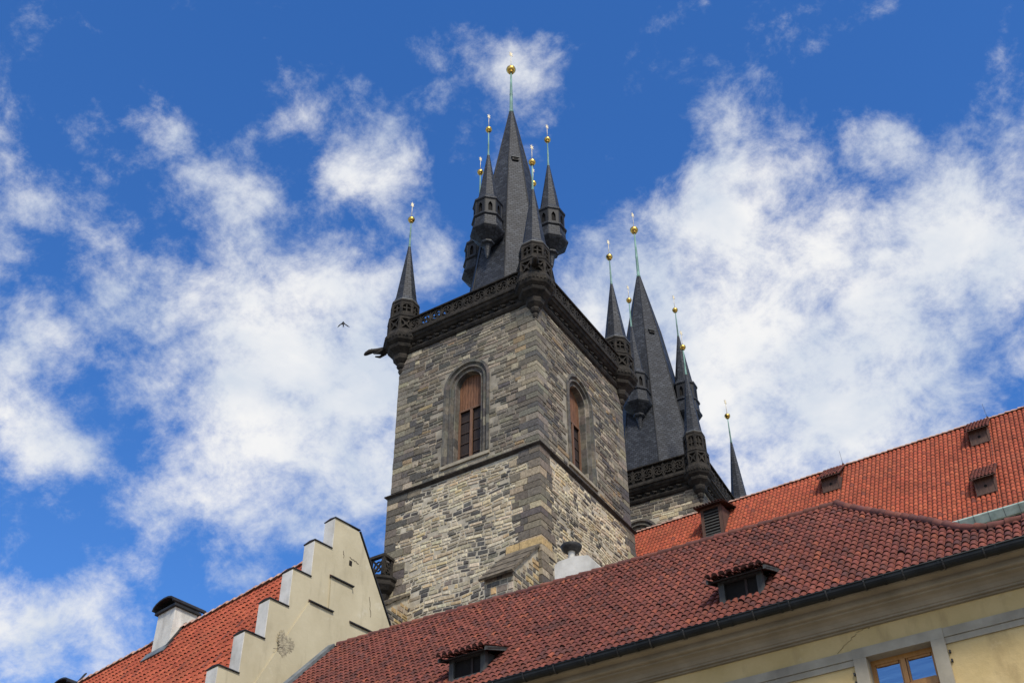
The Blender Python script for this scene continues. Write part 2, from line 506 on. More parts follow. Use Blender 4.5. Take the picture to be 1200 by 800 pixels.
class MB:
    """collects faces with a material, a colour and uv, then links ONE mesh object"""

    def __init__(self):
        self.v, self.f, self.m, self.c, self.uv, self.sm = [], [], [], [], [], []
        self.mats = []

    def mi(self, key):
        if key not in self.mats:
            self.mats.append(key)
        return self.mats.index(key)

    def face(self, pts, mat, col=(0.5, 0.5, 0.5), uv=None, smooth=False):
        n = len(self.v)
        self.v.extend(pts)
        self.f.append(tuple(range(n, n + len(pts))))
        self.m.append(self.mi(mat))
        self.c.append(col)
        self.uv.append(uv or [(0, 0)] * len(pts))
        self.sm.append(smooth)

    def grid(self, verts, faces, mat, col=(0.5, 0.5, 0.5), uvs=None, smooth=False):
        n = len(self.v)
        self.v.extend(verts)
        i = self.mi(mat)
        for fi, f in enumerate(faces):
            self.f.append(tuple(n + q for q in f))
            self.m.append(i)
            self.c.append(col)
            self.uv.append(uvs[fi] if uvs else [(0, 0)] * len(f))
            self.sm.append(smooth)

    def box(self, c, a, b, d, mat, col=(0.5, 0.5, 0.5)):
        """corner c and three edge vectors"""
        p = [c, c + a, c + a + b, c + b, c + d, c + a + d, c + a + b + d, c + b + d]
        self.grid(p, [(0, 3, 2, 1), (4, 5, 6, 7), (0, 1, 5, 4), (1, 2, 6, 5), (2, 3, 7, 6), (3, 0, 4, 7)], mat, col)

    def cbox(self, c, a, b, d, mat, col=(0.5, 0.5, 0.5)):
        self.box(c - a / 2 - b / 2 - d / 2, a, b, d, mat, col)

    def bar(self, p, q, w, t, n, mat, col=(0.5, 0.5, 0.5)):
        """flat bar from p to q, width w, thickness t along normal n (from p's plane outwards)"""
        d = (q - p)
        s = d.cross(n).normalized() * w
        self.box(p - s / 2, d, s, n.normalized() * t, mat, col)

    def prism(self, poly, ext, mat, col=(0.5, 0.5, 0.5), cap=True):
        n = len(poly)
        top = [p + ext for p in poly]
        fs = [(i, (i + 1) % n, n + (i + 1) % n, n + i) for i in range(n)]
        if cap:
            fs += [tuple(range(n - 1, -1, -1)), tuple(range(n, 2 * n))]
        self.grid(list(poly) + top, fs, mat, col)

    def rings(self, c, prof, n, rot, mat, smooth=False, cap=True, col=(0.5, 0.5, 0.5), uvm=False):
        """stacked n-gons: prof = [(radius, z)...] round the vertical axis through c"""
        vs_ = []
        for r, z in prof:
            for k_ in range(n):
                a = rot + 2 * math.pi * k_ / n
                vs_.append(Vector((c.x + r * math.cos(a), c.y + r * math.sin(a), z)))
        fs, uvs = [], []
        L_ = 0.0
        for j in range(len(prof) - 1):
            (r0, z0), (r1, z1) = prof[j], prof[j + 1]
            dl = math.hypot(r1 - r0, z1 - z0)
            w0, w1 = 2 * r0 * math.sin(math.pi / n), 2 * r1 * math.sin(math.pi / n)
            for k_ in range(n):
                k2 = (k_ + 1) % n
                fs.append((j * n + k_, j * n + k2, (j + 1) * n + k2, (j + 1) * n + k_))
                o = k_ * 5.37
                uvs.append([(o - w0 / 2, L_), (o + w0 / 2, L_), (o + w1 / 2, L_ + dl), (o - w1 / 2, L_ + dl)])
            L_ += dl
        if cap:
            fs.append(tuple(range(n - 1, -1, -1)))
            uvs.append([(0, 0)] * n)
            t = (len(prof) - 1) * n
            fs.append(tuple(range(t, t + n)))
            uvs.append([(0, 0)] * n)
        self.grid(vs_, fs, mat, col, uvs, smooth)

    def tube(self, pts, r, mat, n=8, smooth=True, col=(0.5, 0.5, 0.5)):
        vs_, fs = [], []
        for i, p in enumerate(pts):
            d = (pts[min(i + 1, len(pts) - 1)] - pts[max(i - 1, 0)]).normalized()
            a = d.cross(K if abs(d.z) < 0.95 else Vector((1, 0, 0))).normalized()
            b = d.cross(a)
            rr = r[i] if isinstance(r, (list, tuple)) else r
            for k_ in range(n):
                t = 2 * math.pi * k_ / n
                vs_.append(p + a * rr * math.cos(t) + b * rr * math.sin(t))
        for i in range(len(pts) - 1):
            for k_ in range(n):
                k2 = (k_ + 1) % n
                fs.append((i * n + k_, i * n + k2, (i + 1) * n + k2, (i + 1) * n + k_))
        fs.append(tuple(range(n - 1, -1, -1)))
        fs.append(tuple(range((len(pts) - 1) * n, len(pts) * n)))
        self.grid(vs_, fs, mat, col, None, smooth)

    def sphere(self, c, r, mat, nu=16, nv=10, scale=(1, 1, 1)):
        vs_, fs = [], []
        for j in range(nv + 1):
            t = math.pi * j / nv
            rr = max(math.sin(t), 0.002)
            for i in range(nu):
                a = 2 * math.pi * i / nu
                vs_.append(c + Vector((r * rr * math.cos(a) * scale[0], r * rr * math.sin(a) * scale[1], r * math.cos(t) * scale[2])))
        for j in range(nv):
            for i in range(nu):
                i2 = (i + 1) % nu
                fs.append((j * nu + i, (j + 1) * nu + i, (j + 1) * nu + i2, j * nu + i2))
        self.grid(vs_, fs, mat, smooth=True)

    def sweep(self, prof, A, B, nx, mat, col=(0.5, 0.5, 0.5)):
        """closed profile [(out, up)] extruded from A to B; out runs along nx"""
        poly = [A + nx * a + K * b for a, b in prof]
        self.prism(poly, B - A, mat, col)

    def build(self, name, parent=None, base=None):
        me = bpy.data.meshes.new(name)
        o_ = Vector(base) if base is not None else Vector((0, 0, 0))
        me.from_pydata([tuple(p - o_) for p in self.v], [], self.f)
        me.polygons.foreach_set('material_index', self.m)
        me.polygons.foreach_set('use_smooth', self.sm)
        at = me.attributes.new('Col', 'FLOAT_COLOR', 'FACE')
        flat = []
        for c in self.c:
            flat.extend((c[0], c[1], c[2], 1.0))
        at.data.foreach_set('color', flat)
        ul = me.uv_layers.new(name='UVMap')
        fl = []
        for u_ in self.uv:
            for p in u_:
                fl.extend(p)
        ul.data.foreach_set('uv', fl)
        for k_ in self.mats:
            me.materials.append(M[k_])
        me.update()
        ob = bpy.data.objects.new(name, me)
        COL.objects.link(ob)
        if parent is not None:
            ob.parent = parent
        return ob


def thing(name, label, cat, loc, group=None):
    o = bpy.data.objects.new(name, None)
    COL.objects.link(o)
    o.location = loc
    o.empty_display_size = 0.5
    o['label'] = label
    o['category'] = cat
    if group:
        o['group'] = group
    return o


def jit(c, a=0.12, r=rnd):
    k_ = 1 + r.uniform(-a, a)
    return tuple(max(0.0, x * k_ * (1 + r.uniform(-0.04, 0.04))) for x in c)


def pick(pal):
    tot = sum(w for _, w in pal)
    x = rnd.random() * tot
    for c, w in pal:
        x -= w
        if x <= 0:
            return c
    return pal[-1][0]


def masonry(mb, C0, U, N_, w, z0, z1, hr, lr, palette, gap, depth, mat='rubble', hole=None, wob=0.25, x0=0.0, wave=0.0, drop=0.0):
    """irregular coursed stones standing a little proud of the wall plane"""
    z = z0
    while z < z1 - 0.05:
        h = rnd.uniform(*hr)
        if z1 - (z + h) < hr[0] * 0.7:
            h = z1 - z
        x = x0 - rnd.uniform(0, lr[0])
        while x < w:
            l = rnd.uniform(*lr) * (1.0 if rnd.random() > 0.12 else 1.5)
            xa, xb = max(x, x0), min(x + l, w)
            x += l
            if xb - xa < 0.08:
                continue
            parts = [(z, z + h)]
            if h > 0.30 and rnd.random() < 0.22:
                s = z + h * rnd.uniform(0.4, 0.6)
                parts = [(z, s), (s, z + h)]
            for za, zb in parts:
                if drop and rnd.random() < drop:
                    continue
                if hole and hole((xa + xb) / 2, (za + zb) / 2, (xb - xa) / 2, (zb - za) / 2):
                    continue
                g = gap * rnd.uniform(0.6, 1.5)
                gz = gap * rnd.uniform(0.5, 1.3)
                j = lambda s: rnd.uniform(-1, 1) * s * wob
                q = [(xa + g + j(g), za + gz + j(gz)), (xb - g + j(g), za + gz + j(gz)),
                     (xb - g + j(g), zb - gz + j(gz)), (xa + g + j(g), zb - gz + j(gz))]
                dd_ = depth * rnd.uniform(0.35, 1.0)
                cx, cz = (xa + xb) / 2, (za + zb) / 2
                ins = min(0.022, (xb - xa) * 0.2, (zb - za) * 0.2)
                lo = [C0 + U * a + K * b for a, b in q]
                hi = []
                for a, b in q:
                    a2 = a + (ins if a < cx else -ins)
                    b2 = b + (ins if b < cz else -ins)
                    hi.append(C0 + U * a2 + K * b2 + N_ * (dd_ + rnd.uniform(-0.006, 0.006)))
                pv = C0 + U * cx + K * cz
                if wave:
                    lo = [p + K * wave * noise.noise(p * .55 + Vector((3, 7, 1))) for p in lo]
                    hi = [p + K * wave * noise.noise(p * .55 + Vector((3, 7, 1))) for p in hi]
                col = jit(pick(palette(pv, cx, cz)), 0.16)
                mb.grid(lo + hi, [(4, 5, 6, 7), (0, 1, 5, 4), (1, 2, 6, 5), (2, 3, 7, 6), (3, 0, 4, 7)], mat, col)
        z += h


def tile_roof(mb, P00, P10, P01, P11, pitch, row, amp, lip, pal, mat='tile_old', mlip='tile_gap', fine=True, top=None, skip=None, depth=.55):
    """barrel tiles, each one a shell of its own; P00/P10 eave ends, P01/P11 ridge ends"""
    up = ((P10 - P00).cross(P01 - P00)).normalized()
    if up.z < 0:
        up = -up
    ncol = max(1, round((P10 - P00).length / pitch))
    nrow = max(1, round((((P01 + P11) - (P00 + P10)) / 2).length / row))
    cf = .74
    xs = [0, .045, .14, .37, .60, .695, .74, .80, .87, .94, 1.0] if fine else [0, .10, .37, .64, .74, .87, 1.0]
    hs_ = [amp * max(0, 1 - ((x - cf / 2) / (cf / 2)) ** 2) ** .6 if x <= cf else -amp * depth * math.sin(math.pi * (x - cf) / (1 - cf)) for x in xs]
    n = len(xs)

    def P(s, t):
        return (P00 * (1 - s) + P10 * s) * (1 - t) + (P01 * (1 - s) + P11 * s) * t
    sl = (((P01 + P11) - (P00 + P10)) / 2).normalized()
    for r in range(nrow):
        t0, t1 = r / nrow, (r + 1) / nrow
        for c in range(ncol):
            sm_ = (c + 0.4) / ncol
            if top and (t0 + 0.25 / nrow) > top(sm_):
                continue
            if skip and skip(sm_, (t0 + t1) / 2):
                continue
            dz = rnd.uniform(-0.007, 0.007)
            ds = rnd.uniform(-0.02, 0.02) * row
            sk = rnd.uniform(-0.012, 0.012)
            if rnd.random() < .012:
                ds -= row * rnd.uniform(.08, .22)
                sk *= 2.5
            lo, hi, dn = [], [], []
            for x, h in zip(xs, hs_):
                s = (c + x) / ncol
                cap = x <= cf
                e = lip if cap else lip * 0.55
                o = 0.0 if cap else 0.05 * row
                a = P(s, t0) + sl * (ds + o)
                lo.append(a + up * (h + e + dz + sk * (x - .37)))
                hi.append(P(s, t1) + sl * ds + up * (h * 0.92 + dz))
                dn.append(a + up * (h * 0.6 - 0.012) + sl * 0.01)
            pn = P(sm_, t0)
            kk = 1 + .22 * noise.noise(pn * .45) + .14 * noise.noise(pn * 1.7)
            col = tuple(x * kk for x in jit(pick(pal), 0.13))
            fs = [(i, i + 1, n + i + 1, n + i) for i in range(n - 1)]
            mb.grid(lo + hi, fs, mat, col, None, True)
            mb.grid(dn + lo, fs, mlip, col)


def ridge_tiles(mb, pts, r, length, mat, pal=((0.3, 0.1, 0.06), 1), up=K, seg=6):
    """half round cover tiles laid along a polyline"""
    for a, b in zip(pts[:-1], pts[1:]):
        d = b - a
        n = max(1, round(d.length / length))
        s = d.cross(up).normalized()
        w = s.cross(d).normalized()
        for i in range(n):
            p, q = a + d * (i / n), a + d * ((i + 1.06) / n)
            j = rnd.uniform(-0.018, 0.018)
            lo, hi = [], []
            for k_ in range(seg + 1):
                t = math.pi * k_ / seg
                lo.append(p + s * (r * 1.2 * math.cos(t) + j) + w * (r * 1.22 * math.sin(t) * 0.9 - 0.02))
                hi.append(q + s * (r * 0.86 * math.cos(t) + j) + w * (r * 0.84 * math.sin(t) * 0.85 - 0.02))
            m_ = seg + 1
            mb.grid(lo + hi, [(k_, k_ + 1, m_ + k_ + 1, m_ + k_) for k_ in range(seg)], mat, jit(pick(pal), 0.15), None, True)
            mb.grid(lo + hi, [tuple(range(seg, -1, -1)), tuple(range(m_, 2 * m_))], mat, jit(pick(pal), 0.15))


# ------------------------------------------------------------------ ground
g = MB()
n_ = 40
S_ = 3000
g.face([Vector((-S_, -S_, 0)), Vector((S_, -S_, 0)), Vector((S_, S_, 0)), Vector((-S_, S_, 0))], 'paving')
gr = g.build('ground')
gr['kind'] = 'structure'

# ------------------------------------------------------------------ the two church towers
UA, VA = frame(148.0183)
OA = Vector((1.418, 55.917, 0))
ROT8 = math.atan2(UA.y, UA.x) + math.pi / 8

PAL_UP = [((0.158, 0.138, 0.108), 6), ((0.232, 0.202, 0.152), 4.5), ((0.092, 0.085, 0.077), 3.4), ((0.35, 0.30, 0.22), 1.9), ((0.27, 0.198, 0.115), .6), ((0.18, 0.148, 0.107), 3)]
PAL_LO = [((0.47, 0.40, 0.275), 6), ((0.57, 0.495, 0.355), 4), ((0.20, 0.175, 0.135), 3.5), ((0.095, 0.088, 0.082), 3.6), ((0.47, 0.355, 0.20), 1.3), ((0.33, 0.28, 0.20), 4)]
PAL_YEL = [((0.52, 0.43, 0.285), 6), ((0.59, 0.505, 0.355), 5), ((0.50, 0.385, 0.225), 2), ((0.13, 0.115, 0.098), 2.2), ((0.38, 0.315, 0.215), 3)]
PAL_QUO = [((0.145, 0.124, 0.099), 5), ((0.19, 0.162, 0.122), 3), ((0.105, 0.094, 0.083), 2), ((0.38, 0.315, 0.21), 1.9)]
PAL_QUP = [((0.15, 0.133, 0.108), 4), ((0.205, 0.18, 0.138), 3), ((0.108, 0.1, 0.09), 2.2), ((0.28, 0.24, 0.17), 1.2)]


def pal_lower(p, x, z):
    f = noise.noise(p * 0.33) + 0.5 * noise.noise(p * 0.9)
    if f > 0.12:
        return PAL_YEL
    if f < -0.32:
        return [(c, w * (2.2 if sum(c) < 0.6 else .7)) for c, w in PAL_LO]
    return PAL_LO


def pal_upper(p, x, z):
    f = noise.noise(p * 0.3 + Vector((9, 0, 3)))
    if f > 0.2:
        return [(c, w * (2 if sum(c) > 0.5 else .8)) for c, w in PAL_UP]
    if f < -0.2 or z > 50.6:
        return [(c, w * (2.0 if sum(c) < 0.42 else .8)) for c, w in PAL_UP]
    return PAL_UP


def arch_path(c, sp, hw, z0, n=20):
    """(x, z) from the left foot over the round arch to the right foot"""
    p = [(c - hw, z0)]
    p += [(c - hw * math.cos(math.pi * k_ / n), sp + hw * math.sin(math.pi * k_ / n)) for k_ in range(n + 1)]
    p.append((c + hw, z0))
    return p


def arched_window(parent, base, C0, U, N_, c, z_sill, z_spring, board_z, hw_out=1.72, hw_in=0.89):
    prof = [(hw_out, -0.02), (hw_out, .07), (hw_out - .17, .075), (hw_out - .22, -.05), (hw_out - .30, -.09), (hw_out - .36, -.02),
            (hw_out - .46, -.015), (hw_out - .50, -.17), (hw_out - .60, -.22), (hw_out - .65, -.14), (hw_out - .72, -.16), (hw_in + .04, -.52), (hw_in, -.62)]
    w = MB()

    def blocks(h):
        # jambs cut into courses, the arch into voussoirs
        nj = 9
        p = [(c - h, z_sill + (z_spring - z_sill) * q / nj) for q in range(nj)]
        p += [(c - h * math.cos(math.pi * q / 22), z_spring + h * math.sin(math.pi * q / 22)) for q in range(23)]
        p += [(c + h, z_spring - (z_spring - z_sill) * (q + 1) / nj) for q in range(nj)]
        return p
    path = [blocks(h) for h, _ in prof]
    tones = {}
    for k_ in range(len(path[0]) - 1):
        blk = k_ if (k_ < 9 or k_ >= 31) else 100 + (k_ - 9) // 2
        for a in range(len(prof) - 1):
            key = (blk, a // 4)
            if key not in tones:
                tones[key] = jit(pick([((.115, .104, .088), 5), ((.088, .083, .075), 4), ((.155, .137, .108), 2), ((.24, .21, .165), .5)]), .15)
            q = [path[a][k_], path[a][k_ + 1], path[a + 1][k_ + 1], path[a + 1][k_]]
            d = [prof[a][1], prof[a][1], prof[a + 1][1], prof[a + 1][1]]
            w.face([C0 + U * x + K * z + N_ * dd_ for (x, z), dd_ in zip(q, d)], 'stone', tones[key])
    fr = w.build('window_surround', parent, base)
    s = MB()
    s.prism([C0 + U * (c - hw_out - .05) + K * (z_sill - .12) + N_ * .12, C0 + U * (c - hw_out - .05) + K * (z_sill - .32) + N_ * .12,
             C0 + U * (c - hw_out - .05) + K * (z_sill - .32) - N_ * .6, C0 + U * (c - hw_out - .05) + K * (z_sill + .14) - N_ * .6], U * (2 * hw_out + .1), 'pale_sill')
    s.build('sill', fr, base)
    # boarded head
    b = MB()
    nb = 9
    for i in range(nb):
        xa, xb = -hw_in + 2 * hw_in * i / nb, -hw_in + 2 * hw_in * (i + 1) / nb
        xa, xb = xa + .012, xb - .012
        hz = lambda x: z_spring + math.sqrt(max(0.0, hw_in ** 2 - x * x)) + .03
        poly = [C0 + U * (c + x) + K * z - N_ * (.57 + .008 * (i % 2)) for x, z in ((xa, board_z), (xb, board_z), (xb, hz(xb)), (xa, hz(xa)))]
        b.prism(poly, -N_ * .04, 'shutter_wood')
    b.cbox(C0 + U * c + K * (board_z + .02) - N_ * .555, U * (2 * hw_in), K * .12, N_ * .07, 'mullion_wood')
    b.build('shutter', fr, base)
    # timber frame with a mullion and dark slats below
    t = MB()
    for x in (-hw_in + .05, 0, hw_in - .05):
        wd = .17 if x == 0 else .1
        t.cbox(C0 + U * (c + x) + K * ((z_sill + board_z) / 2) - N_ * .57, U * wd, K * (board_z - z_sill), N_ * .1, 'mullion_wood')
    t.build('mullion', fr, base)
    sl = MB()
    for side in (-1, 1):
        xa = c + (side * (hw_in + .08) / 2)
        for i in range(5):
            a = -.39 + .156 * i
            sl.box(C0 + U * (xa + a + .004) + K * z_sill - N_ * (.70 + .006 * (i % 2)), U * .148, K * (board_z - z_sill), N_ * .03, 'slat_wood')
        for i in range(1, 5):
            z = z_sill + (board_z - z_sill) * i / 5 + rnd.uniform(-.03, .03)
            sl.box(C0 + U * (xa - .39) + K * (z - .025) - N_ * .665, U * .78, K * .05, N_ * .04, 'bar_wood')
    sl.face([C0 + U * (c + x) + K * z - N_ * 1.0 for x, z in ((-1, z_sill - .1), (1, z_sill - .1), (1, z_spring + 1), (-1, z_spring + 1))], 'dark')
    sl.build('louvre', fr, base)
    return fr


def wall_with_arch(mb, C0, U, N_, w, z0, z1, c, sp, hw, zs_, mat):
    """backing wall plane with an arched opening, and the reveal's return"""
    n = 20
    P_ = lambda x, z: C0 + U * x + K * z
    mb.face([P_(0, z0), P_(c - hw, z0), P_(c - hw, z1), P_(0, z1)], mat)
    mb.face([P_(c + hw, z0), P_(w, z0), P_(w, z1), P_(c + hw, z1)], mat)
    mb.face([P_(c - hw, z0), P_(c + hw, z0), P_(c + hw, zs_), P_(c - hw, zs_)], mat)
    for i in range(n):
        a, b = math.pi * i / n, math.pi * (i + 1) / n
        xa, xb = c - hw * math.cos(a), c - hw * math.cos(b)
        mb.face([P_(xa, sp + hw * math.sin(a)), P_(xb, sp + hw * math.sin(b)), P_(xb, z1), P_(xa, z1)], mat)


def oct_faces(c, r, n=8, rot=None):
    rot = ROT8 if rot is None else rot
    for k_ in range(n):
        a0, a1 = rot + 2 * math.pi * k_ / n, rot + 2 * math.pi * (k_ + 1) / n
        yield (Vector((c.x + r * math.cos(a0), c.y + r * math.sin(a0), 0)), Vector((c.x + r * math.cos(a1), c.y + r * math.sin(a1), 0)),
               Vector((math.cos((a0 + a1) / 2), math.sin((a0 + a1) / 2), 0)))


def finial(parent, base, c, z0, z1, r0, r1, rb, vane):
    """verdigris rod, gilded ball and a small gilded star on a wire"""
    m = MB()
    m.rings(c, [(r0 * 1.25, z0 - .25), (r0 * 1.3, z0), (r0 * .95, z0 + .06), (r0 * .8, z0 + (z1 - z0) * .4), (r0 * .95, z0 + (z1 - z0) * .42), (r0 * .78, z0 + (z1 - z0) * .44), (r1, z1)], 10, 0, 'copper_green', True)
    m.build('finial_rod', parent, base)
    b = MB()
    b.sphere(Vector((c.x, c.y, z1 + rb * .8)), rb, 'gold', 20, 14, (1, 1, .96))
    b.rings(c, [(rb * .5, z1 - rb * .25), (rb * .62, z1 - rb * .15), (rb * .4, z1 + rb * .02)], 12, 0, 'gold', True)
    b.build('gilded_ball', parent, base)
    w = MB()
    zt = z1 + rb * 1.7
    w.tube([Vector((c.x, c.y, zt)), Vector((c.x, c.y, zt + vane))], .022, 'gilt', 5)
    # six pointed star, a little turned by the wind
    s_ = Vector((0.86, 0.5, 0))
    zc_ = zt + vane * .86
    R_ = vane * .17
    poly = []
    for i in range(12):
        rr = R_ if i % 2 == 0 else R_ * .42
        t = math.pi * i / 6
        poly.append(Vector((c.x, c.y, zc_)) + s_ * (rr * .62 * math.sin(t)) + K * (rr * 1.25 * math.cos(t)))
    w.prism([p - s_.cross(K) * .015 for p in poly], s_.cross(K) * .03, 'gilt')
    w.build('weather_vane', parent, base)


def corner_turret(root, base, c, dz, zsp, ztip, zball, rs=1.0):
    b = MB()
    r = [(.04, 51.05), (.13, 51.12), (.2, 51.3), (.15, 51.45), (.26, 51.55), (.33, 51.7), (.3, 51.85), (.42, 51.95), (.56, 52.1), (.62, 52.35), (.58, 52.45),
         (.74, 52.6), (.98, 52.78), (1.04, 52.95), (1.0, 53.02), (1.24, 53.2), (1.33, 53.38), (1.33, 53.62), (1.25, 53.68), (1.25, 53.8), (1.2, 53.96),
         (.98, 53.98), (.96, 55.12), (1.14, 55.16), (1.2, 55.24), (1.12, 55.34), (.84, 55.36), (.84, zsp - dz - .3), (.97, zsp - dz - .28), (1.05, zsp - dz - .16), (1.0, zsp - dz), (.5, zsp - dz + .05)]
    b.rings(c, [(a * rs, z + dz) for a, z in r], 8, ROT8, 'black_stone')
    # openwork panels standing in front of the core
    for tier, (za, zb, R_, kind) in enumerate(((53.97, 55.14, 1.15, 'x'), (55.36, zsp - dz - .28, 1.02, 'win'))):
        za, zb = za + dz, zb + dz
        for p, q, nn in oct_faces(c, R_ * rs):
            d = (q - p)
            e = d.normalized()
            L_ = d.length
            bt = .10
            at = lambda s, z: p + e * s + K * z - nn * .12
            b.box(at(-.02, za), e * (bt + .02), K * (zb - za), nn * .13, 'black_stone')
            b.box(at(L_ - bt, za), e * (bt + .02), K * (zb - za), nn * .13, 'black_stone')
            b.box(at(bt, za), e * (L_ - 2 * bt), K * .16, nn * .125, 'black_stone')
            b.box(at(bt, zb - .16), e * (L_ - 2 * bt), K * .16, nn * .125, 'black_stone')
            if kind == 'x':
                zm = (za + zb) / 2
                b.bar(at(bt, za + .2), at(L_ - bt, zb - .2), .085, .10, nn, 'black_stone')
                b.bar(at(L_ - bt, za + .2) + nn * .004, at(bt, zb - .2) + nn * .004, .085, .10, nn, 'black_stone')
                b.box(at(L_ / 2 - .12, zm - .12), e * .24, K * .24, nn * .115, 'black_stone')
            else:
                n = 6
                hw = L_ / 2 - bt
                zs_ = zb - .16 - hw * .9
                for i in range(n):
                    a0, a1 = math.pi * i / n, math.pi * (i + 1) / n
                    pts = [at(L_ / 2 - hw * math.cos(a0), zs_ + hw * .8 * math.sin(a0)), at(L_ / 2 - hw * math.cos(a1), zs_ + hw * .8 * math.sin(a1)),
                           at(L_ / 2 - hw * math.cos(a1), zb - .15), at(L_ / 2 - hw * math.cos(a0), zb - .15)]
                    b.prism(pts, nn * .10, 'black_stone')
                b.box(at(bt, za + .62), e * (L_ - 2 * bt), K * .09, nn * .08, 'black_stone')
                b.box(at(L_ / 2 - .045, za + .16), e * .09, K * (zb - za - .3), nn * .075, 'black_stone')
                b.box(at(bt, za + .16), e * (L_ - 2 * bt), K * .2, nn * .07, 'black_stone')
    # a row of little blind arches under the gallery
    for p, q, nn in oct_faces(c, 1.31 * rs):
        d = q - p
        for i in range(4):
            s = p + d * ((i + .5) / 4)
            b.cbox(s + K * (53.5 + dz) + nn * .02, d.normalized() * .13, K * .2, nn * .08, 'black_stone')
    t = b.build('corner_turret', root, base)
    s = MB()
    s.rings(c, [(.95 * rs, zsp + .02), (.92 * rs, zsp + .10), (.80 * rs, zsp + .45), (.07, ztip)], 8, ROT8, 'slate')
    s.build('turret_spire', t, base)
    l_ = MB()
    l_.rings(c, [(1.0 * rs, zsp - .02), (1.0 * rs, zsp + .035), (.94 * rs, zsp + .05)], 8, ROT8, 'lead')
    l_.build('drip_edge', t, base)
    finial(t, base, c, ztip - .1, zball - .38, .075, .035, .25, 1.5)


def side_turret(root, base, c, dz, sc):
    """octagonal lookout hung on the flank of the great spire"""
    z = lambda q: 60.6 + dz + (q - 60.6) * sc
    b = MB()
    b.rings(c, [(.04, z(60.5)), (.12, z(60.7)), (.24, z(61.5)), (.3, z(61.65)), (.5, z(61.8)), (.5, z(61.95)), (.42, z(62.0)), (.6, z(62.15)), (1.12, z(62.62)), (1.22, z(62.75)), (1.22, z(62.88)), (1.08, z(62.92)), (1.03, z(63.85)),
                (1.15, z(63.92)), (1.15, z(64.04)), (.80, z(64.08)), (.80, z(65.4)), (1.0, z(65.42)), (1.1, z(65.52)), (1.08, z(65.68)), (.7, z(65.75))], 8, ROT8, 'slate', uvm=True)
    t = b.build('side_turret', root, base)
    w = MB()
    for p, q, nn in oct_faces(c, 1.0):
        d = q - p
        e = d.normalized()
        L_ = d.length
        at = lambda s, zz: p + e * s + K * zz - nn * .16
        za, zb = z(64.07), z(65.41)
        hw = .15
        w.box(at(-.02, za), e * (L_ / 2 - hw + .02), K * (zb - za), nn * .16, 'slate')
        w.box(at(L_ / 2 + hw, za), e * (L_ / 2 - hw + .02), K * (zb - za), nn * .16, 'slate')
        w.box(at(L_ / 2 - hw, za), e * 2 * hw, K * .22, nn * .158, 'slate')
        zs_ = zb - .5
        for i in range(4):
            x0, x1 = -hw + hw * i / 2, -hw + hw * (i + 1) / 2
            f0, f1 = zs_ + .3 * (1 - (abs(x0) / hw) ** 1.5), zs_ + .3 * (1 - (abs(x1) / hw) ** 1.5)
            w.prism([at(L_ / 2 + x0, f0), at(L_ / 2 + x1, f1), at(L_ / 2 + x1, zb), at(L_ / 2 + x0, zb)], nn * .158, 'slate')
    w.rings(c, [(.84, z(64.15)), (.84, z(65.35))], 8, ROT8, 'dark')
    w.build('window_tier', t, base)
    s = MB()
    s.rings(c, [(1.0, z(65.68)), (.94, z(65.76)), (.74, z(66.2)), (.07, z(71.2))], 8, ROT8, 'slate')
    s.build('turret_spire', t, base)
    finial(t, base, c, z(71.1), z(73.72), .075, .035, .25, 1.5)


